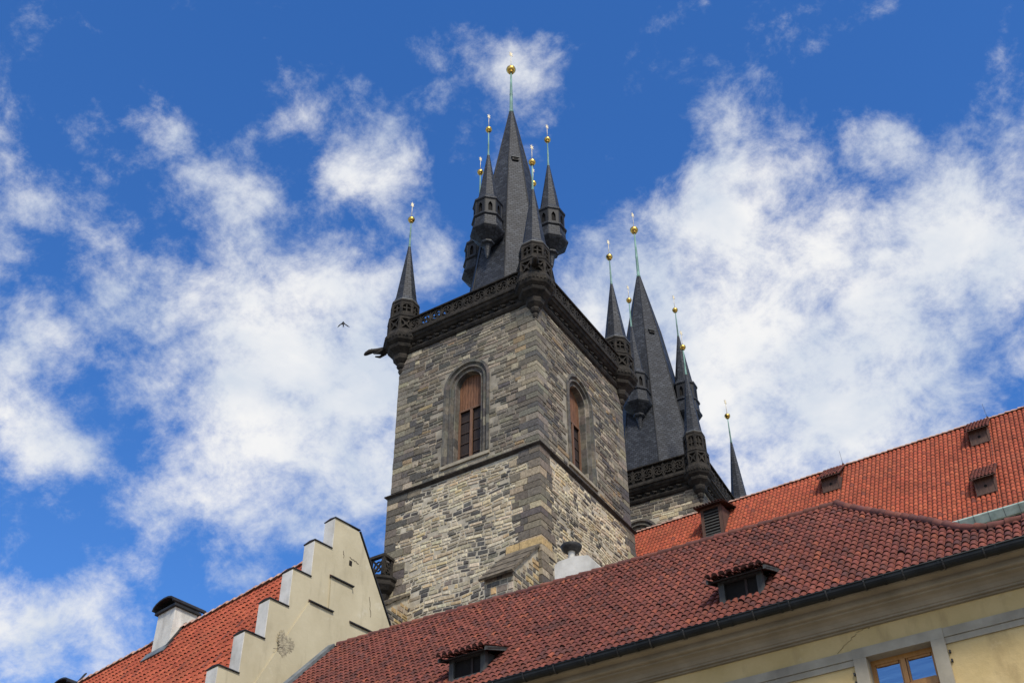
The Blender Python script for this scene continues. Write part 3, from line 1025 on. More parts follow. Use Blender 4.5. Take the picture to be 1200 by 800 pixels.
def church_tower(deg, label, O, W, WV, dz_gal, dz_tur, turrets_tip, side_dz, side_sc, spire, masonry_from, windows, pale, z_low):
    global UA, VA, ROT8
    UA, VA = frame(deg)
    ROT8 = math.atan2(UA.y, UA.x) + math.pi / 8
    ua, va = UA, VA
    P_ = lambda i, j, z: O + ua * i + va * j + K * z
    base = O + UA * (W / 2) + VA * (WV / 2)
    base = Vector((base.x, base.y, 0))
    root = thing('church_tower', label, 'church tower', base, 'twin spired church towers')
    zs_, zt = 41.75, 52.62 + dz_gal
    sides = [(P_(0, 0, 0), UA, -VA, W), (P_(0, 0, 0), VA, -UA, WV), (P_(0, WV, 0), UA, VA, W), (P_(W, 0, 0), VA, UA, WV)]
    up, lo = MB(), MB()
    mdark = 'mortar' if pale else 'mortar_dark'
    pal_u = (lambda p, x, z: PAL_QUO if z > zt - 1.1 else pal_lower(p, x, z)) if pale else pal_upper
    for si, (C0, U, N_, w) in enumerate(sides):
        win = windows.get(si)
        if win:
            c, zsill, spring, board, hw, hi_ = win
            wall_with_arch(up, C0, U, N_, w, zs_, zt, c, spring, hw - .1, zsill, mdark)
            hole = lambda x, z, hx, hz: abs(x - c) - hx < hw - .12 and zsill - .3 < z + hz and (z - hz < spring or math.hypot(max(abs(x - c) - hx * .6, 0), z - hz * .6 - spring) < hw - .06)
        else:
            up.face([C0 + K * zs_, C0 + U * w + K * zs_, C0 + U * w + K * zt, C0 + K * zt], mdark)
            hole = None
        if masonry_from < zs_ or si < 2:
            masonry(up, C0, U, N_, w - .55, max(zs_, masonry_from), zt, (.20, .36), (.28, 1.0), pal_u, .022, .055, hole=hole, x0=.55, wob=.5, wave=.10)
        if masonry_from < zs_:
            masonry(lo, C0 + N_ * .12, U, N_, w - .4, masonry_from, zs_ - .2, (.15, .29), (.22, .75), pal_lower, .036, .05, hole=None, x0=.4, wob=.55, wave=.22, drop=.06)
        e = .12
        lo.face([C0 - U * e + N_ * e, C0 + U * (w + e) + N_ * e, C0 + U * (w + e) + N_ * e + K * zs_, C0 - U * e + N_ * e + K * zs_], 'mortar')
    # corner stones: two slabs per block, long and short by turns
    for ci, (ca, su, sv) in enumerate(((P_(0, 0, 0), 1, 1), (P_(W, 0, 0), -1, 1), (P_(0, WV, 0), 1, -1), (P_(W, WV, 0), -1, -1))):
        for tgt, z0, z1, e, pal, hr in ((up, zs_, zt, 0.0, PAL_QUO if pale else PAL_QUP, (.30, .48)), (lo, masonry_from, zs_, .12, PAL_QUO, (.38, .56))):
            if z0 >= z1:
                continue
            z, alt = z0, rnd.random() < .5
            while z < z1 - .1:
                h = min(rnd.uniform(*hr), z1 - z)
                la, lb = (rnd.uniform(.95, 1.5), rnd.uniform(.5, .7)) if alt else (rnd.uniform(.55, .8), rnd.uniform(.8, 1.3))
                alt = not alt
                cc = ca - UA * su * e - VA * sv * e
                pr = .062 + rnd.uniform(-.01, .01)
                col = jit(pick(pal), .15)
                c2 = jit(col, .1)
                tgt.box(cc - UA * su * pr - VA * sv * pr + K * (z + .02), UA * su * (la + pr), VA * sv * (pr + .02), K * (h - .04), 'rubble', col)
                tgt.box(cc - UA * su * pr + VA * sv * .02 + K * (z + .02), VA * sv * (lb - .02), UA * su * (pr + .02), K * (h - .04), 'rubble', c2)
                # the block next to it in the same course
                if rnd.random() < .75:
                    a0 = la + .03
                    a1 = a0 + rnd.uniform(.35, .9)
                    tgt.box(cc + UA * su * a0 - VA * sv * .052 + K * (z + .02), UA * su * (a1 - a0), VA * sv * .06, K * (h - .04), 'rubble', jit(pick(pal if e else PAL_UP), .15))
                if rnd.random() < .6:
                    a0 = lb + .03
                    a1 = a0 + rnd.uniform(.3, .7)
                    tgt.box(cc + VA * sv * a0 - UA * su * .052 + K * (z + .02), VA * sv * (a1 - a0), UA * su * .06, K * (h - .04), 'rubble', jit(pick(pal if e else PAL_UP), .15))
                z += h
    lo.build('lower_wall', root, base)
    upo = up.build('belfry_wall', root, base)
    for si, win in windows.items():
        C0, U, N_, w = sides[si]
        c, zsill, spring, board, hw, hi_ = win
        arched_window(root, base, C0, U, N_, c, zsill, spring, board, hw, hi_)

    def band(mb, prof, mat, close=True):
        """square mouldings round the tower: prof = [(outset, z)...]"""
        vs_ = []
        for o, z in prof:
            vs_ += [P_(-o, -o, z), P_(W + o, -o, z), P_(W + o, WV + o, z), P_(-o, WV + o, z)]
        fs = []
        for a in range(len(prof) - 1):
            for k_ in range(4):
                k2 = (k_ + 1) % 4
                fs.append((a * 4 + k_, a * 4 + k2, (a + 1) * 4 + k2, (a + 1) * 4 + k_))
        mb.grid(vs_, fs, mat)
    s = MB()
    band(s, [(.1, 41.60), (.16, 41.63), (.27, 41.72), (.33, 41.75), (.33, 41.81), (.0, 42.02)], 'string')
    s.build('string_course', root, base)
    g_ = dz_gal
    cn = MB()
    band(cn, [(-.02, 52.42 + g_), (.08, 52.46 + g_), (.16, 52.52 + g_), (.24, 52.66 + g_), (.24, 52.72 + g_), (.10, 52.80 + g_), (.07, 53.0 + g_), (.10, 53.18 + g_), (.26, 53.24 + g_), (.36, 53.36 + g_), (.44, 53.40 + g_), (.5, 53.52 + g_),
              (.5, 53.58 + g_), (.60, 53.62 + g_), (.62, 53.76 + g_), (.56, 53.84 + g_), (-W / 2 + .5, 53.86 + g_)], 'black_stone')
    for C0, U, N_, w in sides:
        n = int(w / .62)
        for i in range(n):
            x = w * (i + .5) / n
            if x < .9 or x > w - .9:
                continue
            # carved leaf bosses in the hollow of the cornice
            ctr = C0 + U * (x + rnd.uniform(-.05, .05)) + K * (53.02 + g_) + N_ * .12
            cn.sphere(ctr, .15, 'black_stone', 7, 5, (1, 1, .8))
            cn.sphere(ctr + U * .13 + K * .07 + N_ * .05, .09, 'black_stone', 6, 4)
            cn.sphere(ctr - U * .13 - K * .03 + N_ * .06, .08, 'black_stone', 6, 4)
    cn.build('cornice', root, base)
    # openwork parapet: one flowing tracery band per side
    zb, ztop = 53.86 + g_, 55.02 + g_ + (0.35 if dz_gal > 0 else 0)
    for C0, U, N_, w in sides:
        t = MB()
        B0 = C0 + N_ * .36
        t.box(B0 - U * .3 + K * zb, U * (w + .6), N_ * .18, K * .10, 'black_stone')
        t.prism([B0 - U * .3 + K * z + N_ * o for o, z in ((-.05, ztop - .14), (.23, ztop - .14), (.25, ztop - .06), (.10, ztop + .04), (-.05, ztop - .04))], U * (w + .6), 'black_stone')
        pu = .86
        x = .85
        nu = max(1, round((w - 1.7) / pu))
        pu = (w - 1.7) / nu
        h = ztop - zb - .24
        zc_ = zb + .1 + h / 2
        blind0 = 3.0 if C0 is sides[0][0] and U is UA and N_ is sides[0][2] else 0.0
        t.box(B0 - N_ * .05 + U * .6 + K * (zb + .08), U * (w - 1.2 - blind0), N_ * .05, K * (h + .04), 'black_stone')
        for i in range(nu + 1):
            t.box(B0 + U * (x + i * pu - .035) + K * (zb + .1), U * .07, N_ * .14, K * h, 'black_stone')
        for i in range(nu):
            cx = x + (i + .5) * pu
            at = lambda a, b: B0 + U * (cx + a) + K * (zc_ + b) + N_ * .02
            R_ = min(pu, h) / 2 - .05
            m_ = 10
            for k_ in range(m_):
                a0, a1 = 2 * math.pi * k_ / m_, 2 * math.pi * (k_ + 1) / m_
                t.bar(at(R_ * math.cos(a0), R_ * math.sin(a0)), at(R_ * math.cos(a1), R_ * math.sin(a1)), .085, .11, N_, 'black_stone')
            sw = 1 if i % 2 else -1
            for k_ in range(4):
                a0 = math.pi / 4 + math.pi / 2 * k_
                a1 = a0 + sw * .9
                t.bar(at(.05 * math.cos(a0), .05 * math.sin(a0)), at(R_ * .55 * math.cos(a0), R_ * .55 * math.sin(a0)), .08, .10, N_, 'black_stone')
                t.bar(at(R_ * .5 * math.cos(a0), R_ * .5 * math.sin(a0)), at(R_ * math.cos(a1), R_ * math.sin(a1)), .075, .095, N_, 'black_stone')
            for sx in (-1, 1):
                for sz in (-1, 1):
                    t.bar(at(sx * R_ * .72, sz * R_ * .72), at(sx * pu / 2, sz * h / 2), .07, .09, N_, 'black_stone')
        t.build('parapet', root, base)
    for (i, j), tip in zip(((0, 0), (W, 0), (0, WV), (W, WV)), turrets_tip):
        c = P_(i, j, 0)
        corner_turret(root, base, c, dz_gal, *tip)
    C = P_(W / 2, WV / 2, 0)
    sp = MB()
    sp.rings(C, spire['prof'], 8, ROT8, 'slate')
    # a lead roll down each arris
    for k_ in range(8):
        a = ROT8 + 2 * math.pi * k_ / 8
        pts = [Vector((C.x + r * math.cos(a), C.y + r * math.sin(a), z)) for r, z in spire['prof']]
        sp.tube(pts, [.05] * (len(pts) - 1) + [.02], 'slate', 5)
    spo = sp.build('spire', root, base)
    gm = MB()
    zg = 53.95 + dz_gal
    for q in range(4):
        ci = [(.05, .05), (W - .05, .05), (W - .05, WV - .05), (.05, WV - .05)]
        (ia, ja), (ib, jb) = ci[q], ci[(q + 1) % 4]
        tI, tJ = W / 2, WV / 2
        f_ = lambda i, j: (tI + (i - tI) * .60, tJ + (j - tJ) * .60)
        (ic, jc), (id_, jd) = f_(ib, jb), f_(ia, ja)
        gm.face([P_(ia, ja, zg + .25), P_(ib, jb, zg + .25), P_(ic, jc, zg + 2.75), P_(id_, jd, zg + 2.75)], 'slate', uv=[(0, 0), (9, 0), (7, 3), (2, 3)])
    gm.face([P_(*f_(a, b_), zg + 2.75) for a, b_ in ci], 'slate')
    gm.build('gallery_roof', root, base)
    hz = spire['hatch']
    hm = MB()
    rr = 0
    for (r0, z0), (r1, z1) in zip(spire['prof'][:-1], spire['prof'][1:]):
        if z0 <= hz <= z1:
            rr = r0 + (r1 - r0) * (hz - z0) / (z1 - z0)
    ap = rr * math.cos(math.pi / 8)
    dirh = (-VA - UA).normalized() if spire['hatch_diag'] else -VA
    sd = K.cross(dirh).normalized()
    hc = Vector((C.x, C.y, hz)) + dirh * ap
    hm.prism([hc + sd * (-.24) + dirh * a + K * b for a, b in ((-.2, -.2), (.16, -.2), (.16, .1), (-.1, .34))], sd * .48, 'slate')
    hm.cbox(hc + dirh * .165 - K * .06, sd * .34, K * .18, dirh * .012, 'dark')
    hm.prism([hc + sd * (-.3) + dirh * a + K * b for a, b in ((.22, .07), (.22, .11), (-.16, .42), (-.16, .36))], sd * .6, 'lead')
    hm.build('roof_hatch', spo, base)
    finial(spo, base, C, spire['tip'], spire['ball'] - .3, .15, .06, .39, 2.0)
    for dx, dy, of in ((0, -1, 0), (-1, 0, 0), (0, 1, 0), (1, 0, -.35)):
        of += spire['off']
        c = C + UA * dx * of + VA * dy * of
        side_turret(root, base, c, side_dz, side_sc)
    return root, base, P_


T1, B1, P1 = church_tower(148.0183, 'nearer stone church tower, whole belfry in view, with boarded arched windows', OA, 10.0, 10.8, 0, 0,
                          [(56.8, 62.6, 65.3, .95)] * 4, 0, 1.0,
                          {'prof': [(3.95, 53.9), (3.7, 55.2), (2.72, 62.2), (1.36, 72.1), (.13, 79.5)], 'hatch': 72.3, 'hatch_diag': True, 'tip': 79.4, 'ball': 84.68, 'off': 3.2},
                          28.0, {0: (4.88, 42.75, 48.28, 46.65, 1.63, .89), 1: (5.05, 42.75, 48.28, 46.65, 1.63, .89)}, False, 28.0)
T2, B2, P2 = church_tower(152.6, 'farther dark stone church tower rising behind the orange nave roof', OA + UA * .5 + VA * 24.13, 10.0, 10.4, .3, 0,
                          [(57.35, 63.6, 66.4, .83)] * 4, .45, 1.06,
                          {'prof': [(4.55, 54.2), (4.3, 55.5), (3.12, 62.8), (1.5, 73.6), (.13, 80.8)], 'hatch': 72.6, 'hatch_diag': True, 'tip': 80.7, 'ball': 86.7, 'off': 3.1},
                          40.0, {0: (5.1, 44.5, 49.75, 48.4, 1.7, .95)}, True, 40.0)


UA, VA = frame(148.0183)
ROT8 = math.atan2(UA.y, UA.x) + math.pi / 8


def extra_on_tower():
    # gargoyle leaning out from the left corner
    gm = MB()
    d = (UA * .80 - VA * .25).normalized()
    s = K.cross(d).normalized()
    c0 = P1(10.0, 0, 53.35) + d * 1.0
    pts = [c0, c0 + d * .35 - K * .03, c0 + d * .75 + K * .03, c0 + d * 1.05 + K * .12, c0 + d * 1.25 + K * .10, c0 + d * 1.5 - K * .02, c0 + d * 1.62 - K * .10]
    gm.tube(pts, [.26, .25, .2, .15, .17, .13, .06], 'black_stone', 8)
    gm.tube([c0 + d * .2 - K * .1 + s * .2, c0 + d * .6 - K * .32 + s * .2, c0 + d * .9 - K * .25 + s * .16], [.11, .09, .05], 'black_stone', 6)
    gm.tube([c0 + d * .2 - K * .1 - s * .2, c0 + d * .6 - K * .32 - s * .2, c0 + d * .9 - K * .25 - s * .16], [.11, .09, .05], 'black_stone', 6)
    gm.tube([c0 + d * 1.2 + K * .2, c0 + d * 1.12 + K * .34], [.06, .02], 'black_stone', 5)
    gm.build('gargoyle', T1, B1)
    c0 = P1(0, 0, 54.55) + (-UA * .55 - VA * .85).normalized() * 1.0
    d = (-UA * .55 - VA * .85).normalized()
    s = K.cross(d).normalized()
    gm = MB()
    gm.tube([c0 - d * .15, c0 + d * .3 - K * .02, c0 + d * .55 + K * .04, c0 + d * .75], [.24, .22, .2, .12], 'black_stone', 8)
    gm.tube([c0 + s * .2 + d * .1, c0 + s * .27 + d * .35 - K * .3], [.1, .07], 'black_stone', 6)
    gm.tube([c0 - s * .2 + d * .1, c0 - s * .27 + d * .35 - K * .3], [.1, .07], 'black_stone', 6)
    gm.build('gargoyle', T1, B1)
    # low buttresses with sloping stone copings at both ends of the near face
    for i0, i1, b, z_out, z_in in ((.05, 1.78, 2.55, 32.72, 35.25), (8.3, 10.05, 2.5, 33.05, 34.85)):
        m = MB()
        J0 = -.12
        poly = [P1(i0, J0, 26), P1(i0, -b, 26), P1(i0, -b, z_out), P1(i0, J0, z_in)]
        m.prism(poly, UA * (i1 - i0), 'mortar')
        masonry(m, P1(i0, -b, 0), UA, -VA, i1 - i0, 28, z_out - .05, (.28, .44), (.3, .6), lambda p, x, z: [((0.46, 0.33, 0.16), 2.5), ((0.12, 0.11, 0.098), 4), ((0.40, 0.345, 0.25), 3), ((0.22, 0.19, 0.15), 3)], .025, .06)
        hol = lambda x, z, hx, hz: z + hz > z_out + (x - hx) / (b + J0) * (z_in - z_out) - .05
        for (C0, N_) in ((P1(i0, -b, 0), -UA), (P1(i1, -b, 0), UA)):
            masonry(m, C0, VA, N_, b + J0, 28, z_in, (.2, .34), (.25, .7), lambda p, x, z: [((0.40, 0.29, 0.15), 3), ((0.30, 0.25, 0.18), 3), ((0.12, 0.108, 0.094), 2.5 if x > 1 else 5), ((0.36, 0.31, 0.22), 2)], .025, .05, hole=hol)
        bo = m.build('buttress', T1, B1)
        c = MB()
        dv = VA * (b + .25 + J0) + K * (z_in - z_out) * ((b + .25 + J0) / (b + J0))
        st = P1(i0 - .14, -b - .25, z_out - .25 * (z_in - z_out) / (b + J0) + .0)
        nn = UA.cross(dv).normalized()
        if nn.z < 0:
            nn = -nn
        nsl = 7
        for q in range(nsl):
            c.box(st + dv * (q / nsl) + nn * (.03 + .03 * (q % 2)), UA * (i1 - i0 + .28), dv * (1.02 / nsl), nn * .13, 'coping')
        c.build('coping', bo, B1)
    # sandy blocks over the first buttress
    yb = MB()
    for a, b_, za in ((0, 1.15, 35.37), (1.2, 2.0, 35.35)):
        yb.box(P1(a - (.19 if a == 0 else 0), -.20, za), UA * (b_ - a + (.19 if a == 0 else 0)), VA * .19, K * .46, 'rubble', (.47, .335, .16))
    yb.box(P1(-.19, 0, 35.39), VA * .9, UA * .19, K * .44, 'rubble', (.42, .30, .15))
    yb.build('corner_stones', T1, B1)
    # little stone balcony clasping the left corner
    b = MB()
    cx = P1(10.15, -.25, 0)
    b.rings(cx, [(.1, 34.2), (.3, 34.5), (.34, 34.7), (.5, 34.8), (.62, 35.15), (.6, 35.22), (.8, 35.35), (1.0, 35.62), (1.02, 35.85), (1.12, 35.95), (1.12, 36.1), (.9, 36.12)], 8, ROT8, 'black_stone')
    b.box(P1(10.1, -.95, 35.9), UA * 1.95, VA * 1.2, K * .22, 'black_stone')
    for (A, U, N_, L_) in ((P1(9.45, -1.0, 0), UA, -VA, 2.6), (P1(9.45, -1.0, 0), VA, -UA, .86)):
        b.box(A + K * 36.1, U * L_, -N_ * .14, K * .12, 'black_stone')
        b.box(A + K * 37.3 + N_ * .05, U * (L_ + .05), -N_ * .24, K * .16, 'black_stone')
        n = max(1, round(L_ / .86))
        w = L_ / n
        for i in range(n + 1):
            b.box(A + U * min(i * w, L_ - .2) - U * (0 if i else .02) + K * 36.2, U * (.2 if i in (0, n) else .09), -N_ * .135, K * 1.12, 'black_stone')
        for i in range(n):
            c0 = A + U * ((i + .5) * w) + K * 36.76 - N_ * .04
            for s1 in (-1, 1):
                b.bar(c0 - U * w / 2 - K * s1 * .5, c0 + U * w / 2 + K * s1 * .5, .11, -.08 if s1 < 0 else -.075, N_, 'black_stone')
            for k_ in range(8):
                a0, a1 = math.pi / 4 * k_, math.pi / 4 * (k_ + 1)
                b.bar(c0 + U * .3 * math.cos(a0) + K * .3 * math.sin(a0), c0 + U * .3 * math.cos(a1) + K * .3 * math.sin(a1), .07, -.07, N_, 'black_stone')
    b.build('balcony', T1, B1)


extra_on_tower()

# ------------------------------------------------------------------ church nave with the long orange roof
TILE_NEW = [((0.345, 0.076, 0.036), 6), ((0.32, 0.069, 0.034), 4), ((0.375, 0.090, 0.042), 3), ((0.285, 0.062, 0.032), 1.2), ((0.19, 0.052, 0.034), .2)]
TILE_OLD = [((0.165, 0.050, 0.034), 6), ((0.147, 0.047, 0.034), 5), ((0.185, 0.055, 0.036), 3), ((0.112, 0.042, 0.034), 1.6), ((0.24, 0.070, 0.039), .5)]


def nave():
    Pn = lambda i, j, z: OA + UA * i + VA * j + K * z
    th = math.radians(57)
    dn = (VA * math.cos(th) + K * math.sin(th))
    JR, ZR = 17.4, 46.05
    I0, I1 = -36.0, 9.0
    JE = 11.05
    ZE = ZR - (JR - JE) * math.tan(th)
    base = Pn((I0 + I1) / 2, JR, 0)
    root = thing('church_nave', 'long church nave with a steep bright orange tiled roof and small wooden dormers', 'church nave', base)
    w = MB()
    JB = 2 * JR - JE
    w.box(Pn(I0, JE + .55, 0), UA * (I1 - I0), VA * (JB - JE - 1.1), K * (ZE - .25), 'mortar')
    for ii in (I0, I1 - .4):
        w.prism([Pn(ii, JE + .6, ZE - .3), Pn(ii, JB - .6, ZE - .3), Pn(ii, JR, ZR - .4)], UA * .4, 'mortar')
    w.build('wall', root, base)
    r = MB()
    up = Vector((-VA.x * math.sin(th), -VA.y * math.sin(th), math.cos(th)))
    lf = [(-11.4, .62), (-20.4, .62), (-20.42, .62), (-3.66, .95)]
    tile_roof(r, Pn(I1, JE, ZE), Pn(I0, JE, ZE), Pn(I1, JR, ZR), Pn(I0, JR, ZR), .262, .42, .060, .038, TILE_NEW, 'tile_new', 'tile_lip', False, depth=1.3,
              skip=lambda s, t: (I1 + (I0 - I1) * s) > 3.4)
    r.face([Pn(I1, JE, ZE) - up * .03, Pn(I0, JE, ZE) - up * .03, Pn(I0, JR, ZR) - up * .03, Pn(I1, JR, ZR) - up * .03], 'tile_gap')
    r.face([Pn(I1, JB, ZE), Pn(I0, JB, ZE), Pn(I0, JR, ZR - .02), Pn(I1, JR, ZR - .02)], 'tile_new', (0.42, 0.13, .07))
    ro = r.build('roof', root, base)
    rt = MB()
    ridge_tiles(rt, [Pn(3.4, JR, ZR + .02), Pn(I0, JR, ZR + .02)], .15, .38, 'ridge_mortar', [((.4, .2, .14), 1)])
    rt.build('ridge_tiles', ro, base)
    # pale copper box gutter along the eave
    g_ = MB()
    A, B = Pn(3.0, JE + .12, ZE - .03), Pn(I0, JE + .12, ZE - .03)
    g_.sweep([(0, -.02), (.34, .06), (.36, .02), (.36, -.02), (.12, -.38), (0, -.40)], A, B, -VA, 'copper_pale')
    n = int((A - B).length / .75)
    for i in range(n):
        p = A + (B - A) * ((i + .5) / n)
        g_.sweep([(.365, .04), (.375, .03), (.375, -.03), (.128, -.395), (.10, -.40), (.1, -.36)], p, p - UA * .03, -VA, 'lead')
    g_.build('gutter', root, base)
    so = MB()
    so.box(Pn(3, JE + .14, ZE - .75), -UA * (3 - I0), VA * .6, K * .32, 'gutter')
    so.build('soffit', root, base)
    # three small hatch dormers with a tiled lid, board front and round hole
    for ic, jb in ((-11.36, 15.7), (-20.4, 15.7), (-20.42, 12.22)):
        zb = ZR - (JR - jb) * math.tan(th)
        d = MB()
        hw, h = .54, 1.06
        f0 = Pn(ic, jb - .1, zb - .02)
        at = lambda a, b, c: f0 + UA * a + VA * c + K * b
        d.box(at(-hw, 0, .02), UA * 2 * hw, K * h, VA * .05, 'dormer_wood')
        for sx in (-1, 1):
            d.box(at(sx * hw - (.07 if sx > 0 else 0), 0, -.02), UA * .07, K * h, VA * .05, 'dormer_wood')
            d.prism([at(sx * hw - (.05 if sx > 0 else 0), 0, .07), at(sx * hw - (.05 if sx > 0 else 0), h, .07), at(sx * hw - (.05 if sx > 0 else 0), h + .3, h / math.tan(th) + .3), ], UA * .05, 'dormer_wood')
        d.box(at(-hw, 0.02, -.04), UA * 2 * hw, K * .1, VA * .08, 'dormer_wood')
        d.box(at(-hw, h - .12, -.01), UA * 2 * hw, K * .1, VA * .04, 'dormer_wood')
        # round peep hole
        d.prism([at(.09 * math.cos(q * math.pi / 5), .52 + .09 * math.sin(q * math.pi / 5), .012) for q in range(10)], VA * .02, 'dark')
        do = d.build('dormer', root, base)
        t = MB()
        e0, e1 = at(hw + .16, h - .12, -.30), at(-hw - .16, h - .12, -.30)
        tile_roof(t, e0, e1, e0 + VA * 2.1 + K * 1.85, e1 + VA * 2.1 + K * 1.85, .2, .36, .05, .028, TILE_OLD, 'tile_old', 'tile_gap', False)
        t.prism([e0 - K * .05, e1 - K * .05, e1 + VA * 2.1 + K * 1.80, e0 + VA * 2.1 + K * 1.80], K * .03, 'dormer_wood')
        t.build('dormer_roof', do, base)
    # the bigger louvred dormer near the tower
    d = MB()
    jb = 14.95
    ic0, ic1 = -3.0, -4.42
    zb = ZR - (JR - (jb + .35)) * math.tan(th)
    f0 = Pn(ic0, jb, zb - .35)
    at = lambda a, b, c: f0 - UA * a + VA * c + K * b
    W_, H_ = ic0 - ic1, 2.15
    d.box(at(0, 0, .03), -UA * W_, K * H_, VA * .06, 'dark')
    for a in (0, W_ - .2):
        d.box(at(a, 0, -.03), -UA * .2, K * H_, VA * .1, 'dormer_wood')
    d.box(at(.2, 0, -.03), -UA * (W_ - .4), K * .14, VA * .1, 'grey_wood')
    d.box(at(.2, H_ - .16, -.03), -UA * (W_ - .4), K * .16, VA * .1, 'dormer_wood')
    for a in (0.0, W_ - .05):
        d.prism([at(a, 0, .1), at(a, H_, .1), at(a, H_ + .1, 1.9), at(a, H_ - .4, 1.6)], -UA * .05, 'dormer_wood')
    do = d.build('dormer', root, base)
    l_ = MB()
    for q in range(8):
        z = .2 + q * (H_ - .45) / 8
        l_.prism([at(.2, z, -.02), at(.2, z + .03, -.03), at(.2, z + .17, .05), at(.2, z + .14, .06)], -UA * (W_ - .4), 'grey_wood')
    l_.build('louvre', do, base)
    t = MB()
    e0, e1 = at(-.3, H_ - .02, -.42), at(W_ + .36, H_ - .02, -.42)
    tile_roof(t, e0, e1, e0 + VA * 2.6 + K * .72, e1 + VA * 2.6 + K * .72, .215, .36, .055, .028, TILE_OLD, 'tile_old', 'tile_gap', False)
    t.prism([e0 - K * .05 + VA * .03, e1 - K * .05 + VA * .03, e1 + VA * 2.6 + K * .67, e0 + VA * 2.6 + K * .67], K * .02, 'slat_wood')
    t.build('dormer_roof', do, base)
    # lightning rods on the ridge
    for ic in (-11.9, -20.95):
        m = MB()
        p = Pn(ic, JR, ZR)
        m.tube([p, p + K * 1.25 + UA * .06], [.014, .007], 'iron', 5)
        m.sphere(p + K * .2, .07, 'iron', 8, 6)
        m.build('lightning_rod', root, base)
        m = MB()
        s = Pn(ic, JR, ZR + .12)
        m.tube([s, s - dn * 6 + up * .02, s - dn * 11.4 + up * .02], .014, 'iron', 4)
        m.build('cable', root, base)


nave()

# ------------------------------------------------------------------ ochre town house with the dark red roof
FU, FV = frame(149.0)
E0 = Vector((6.23785009, 20.25803538, 13.0))
TH = math.radians(47)
DD = FV * math.cos(TH) + K * math.sin(TH)
NF = FU.cross(DD).normalized()
if NF.z < 0:
    NF = -NF


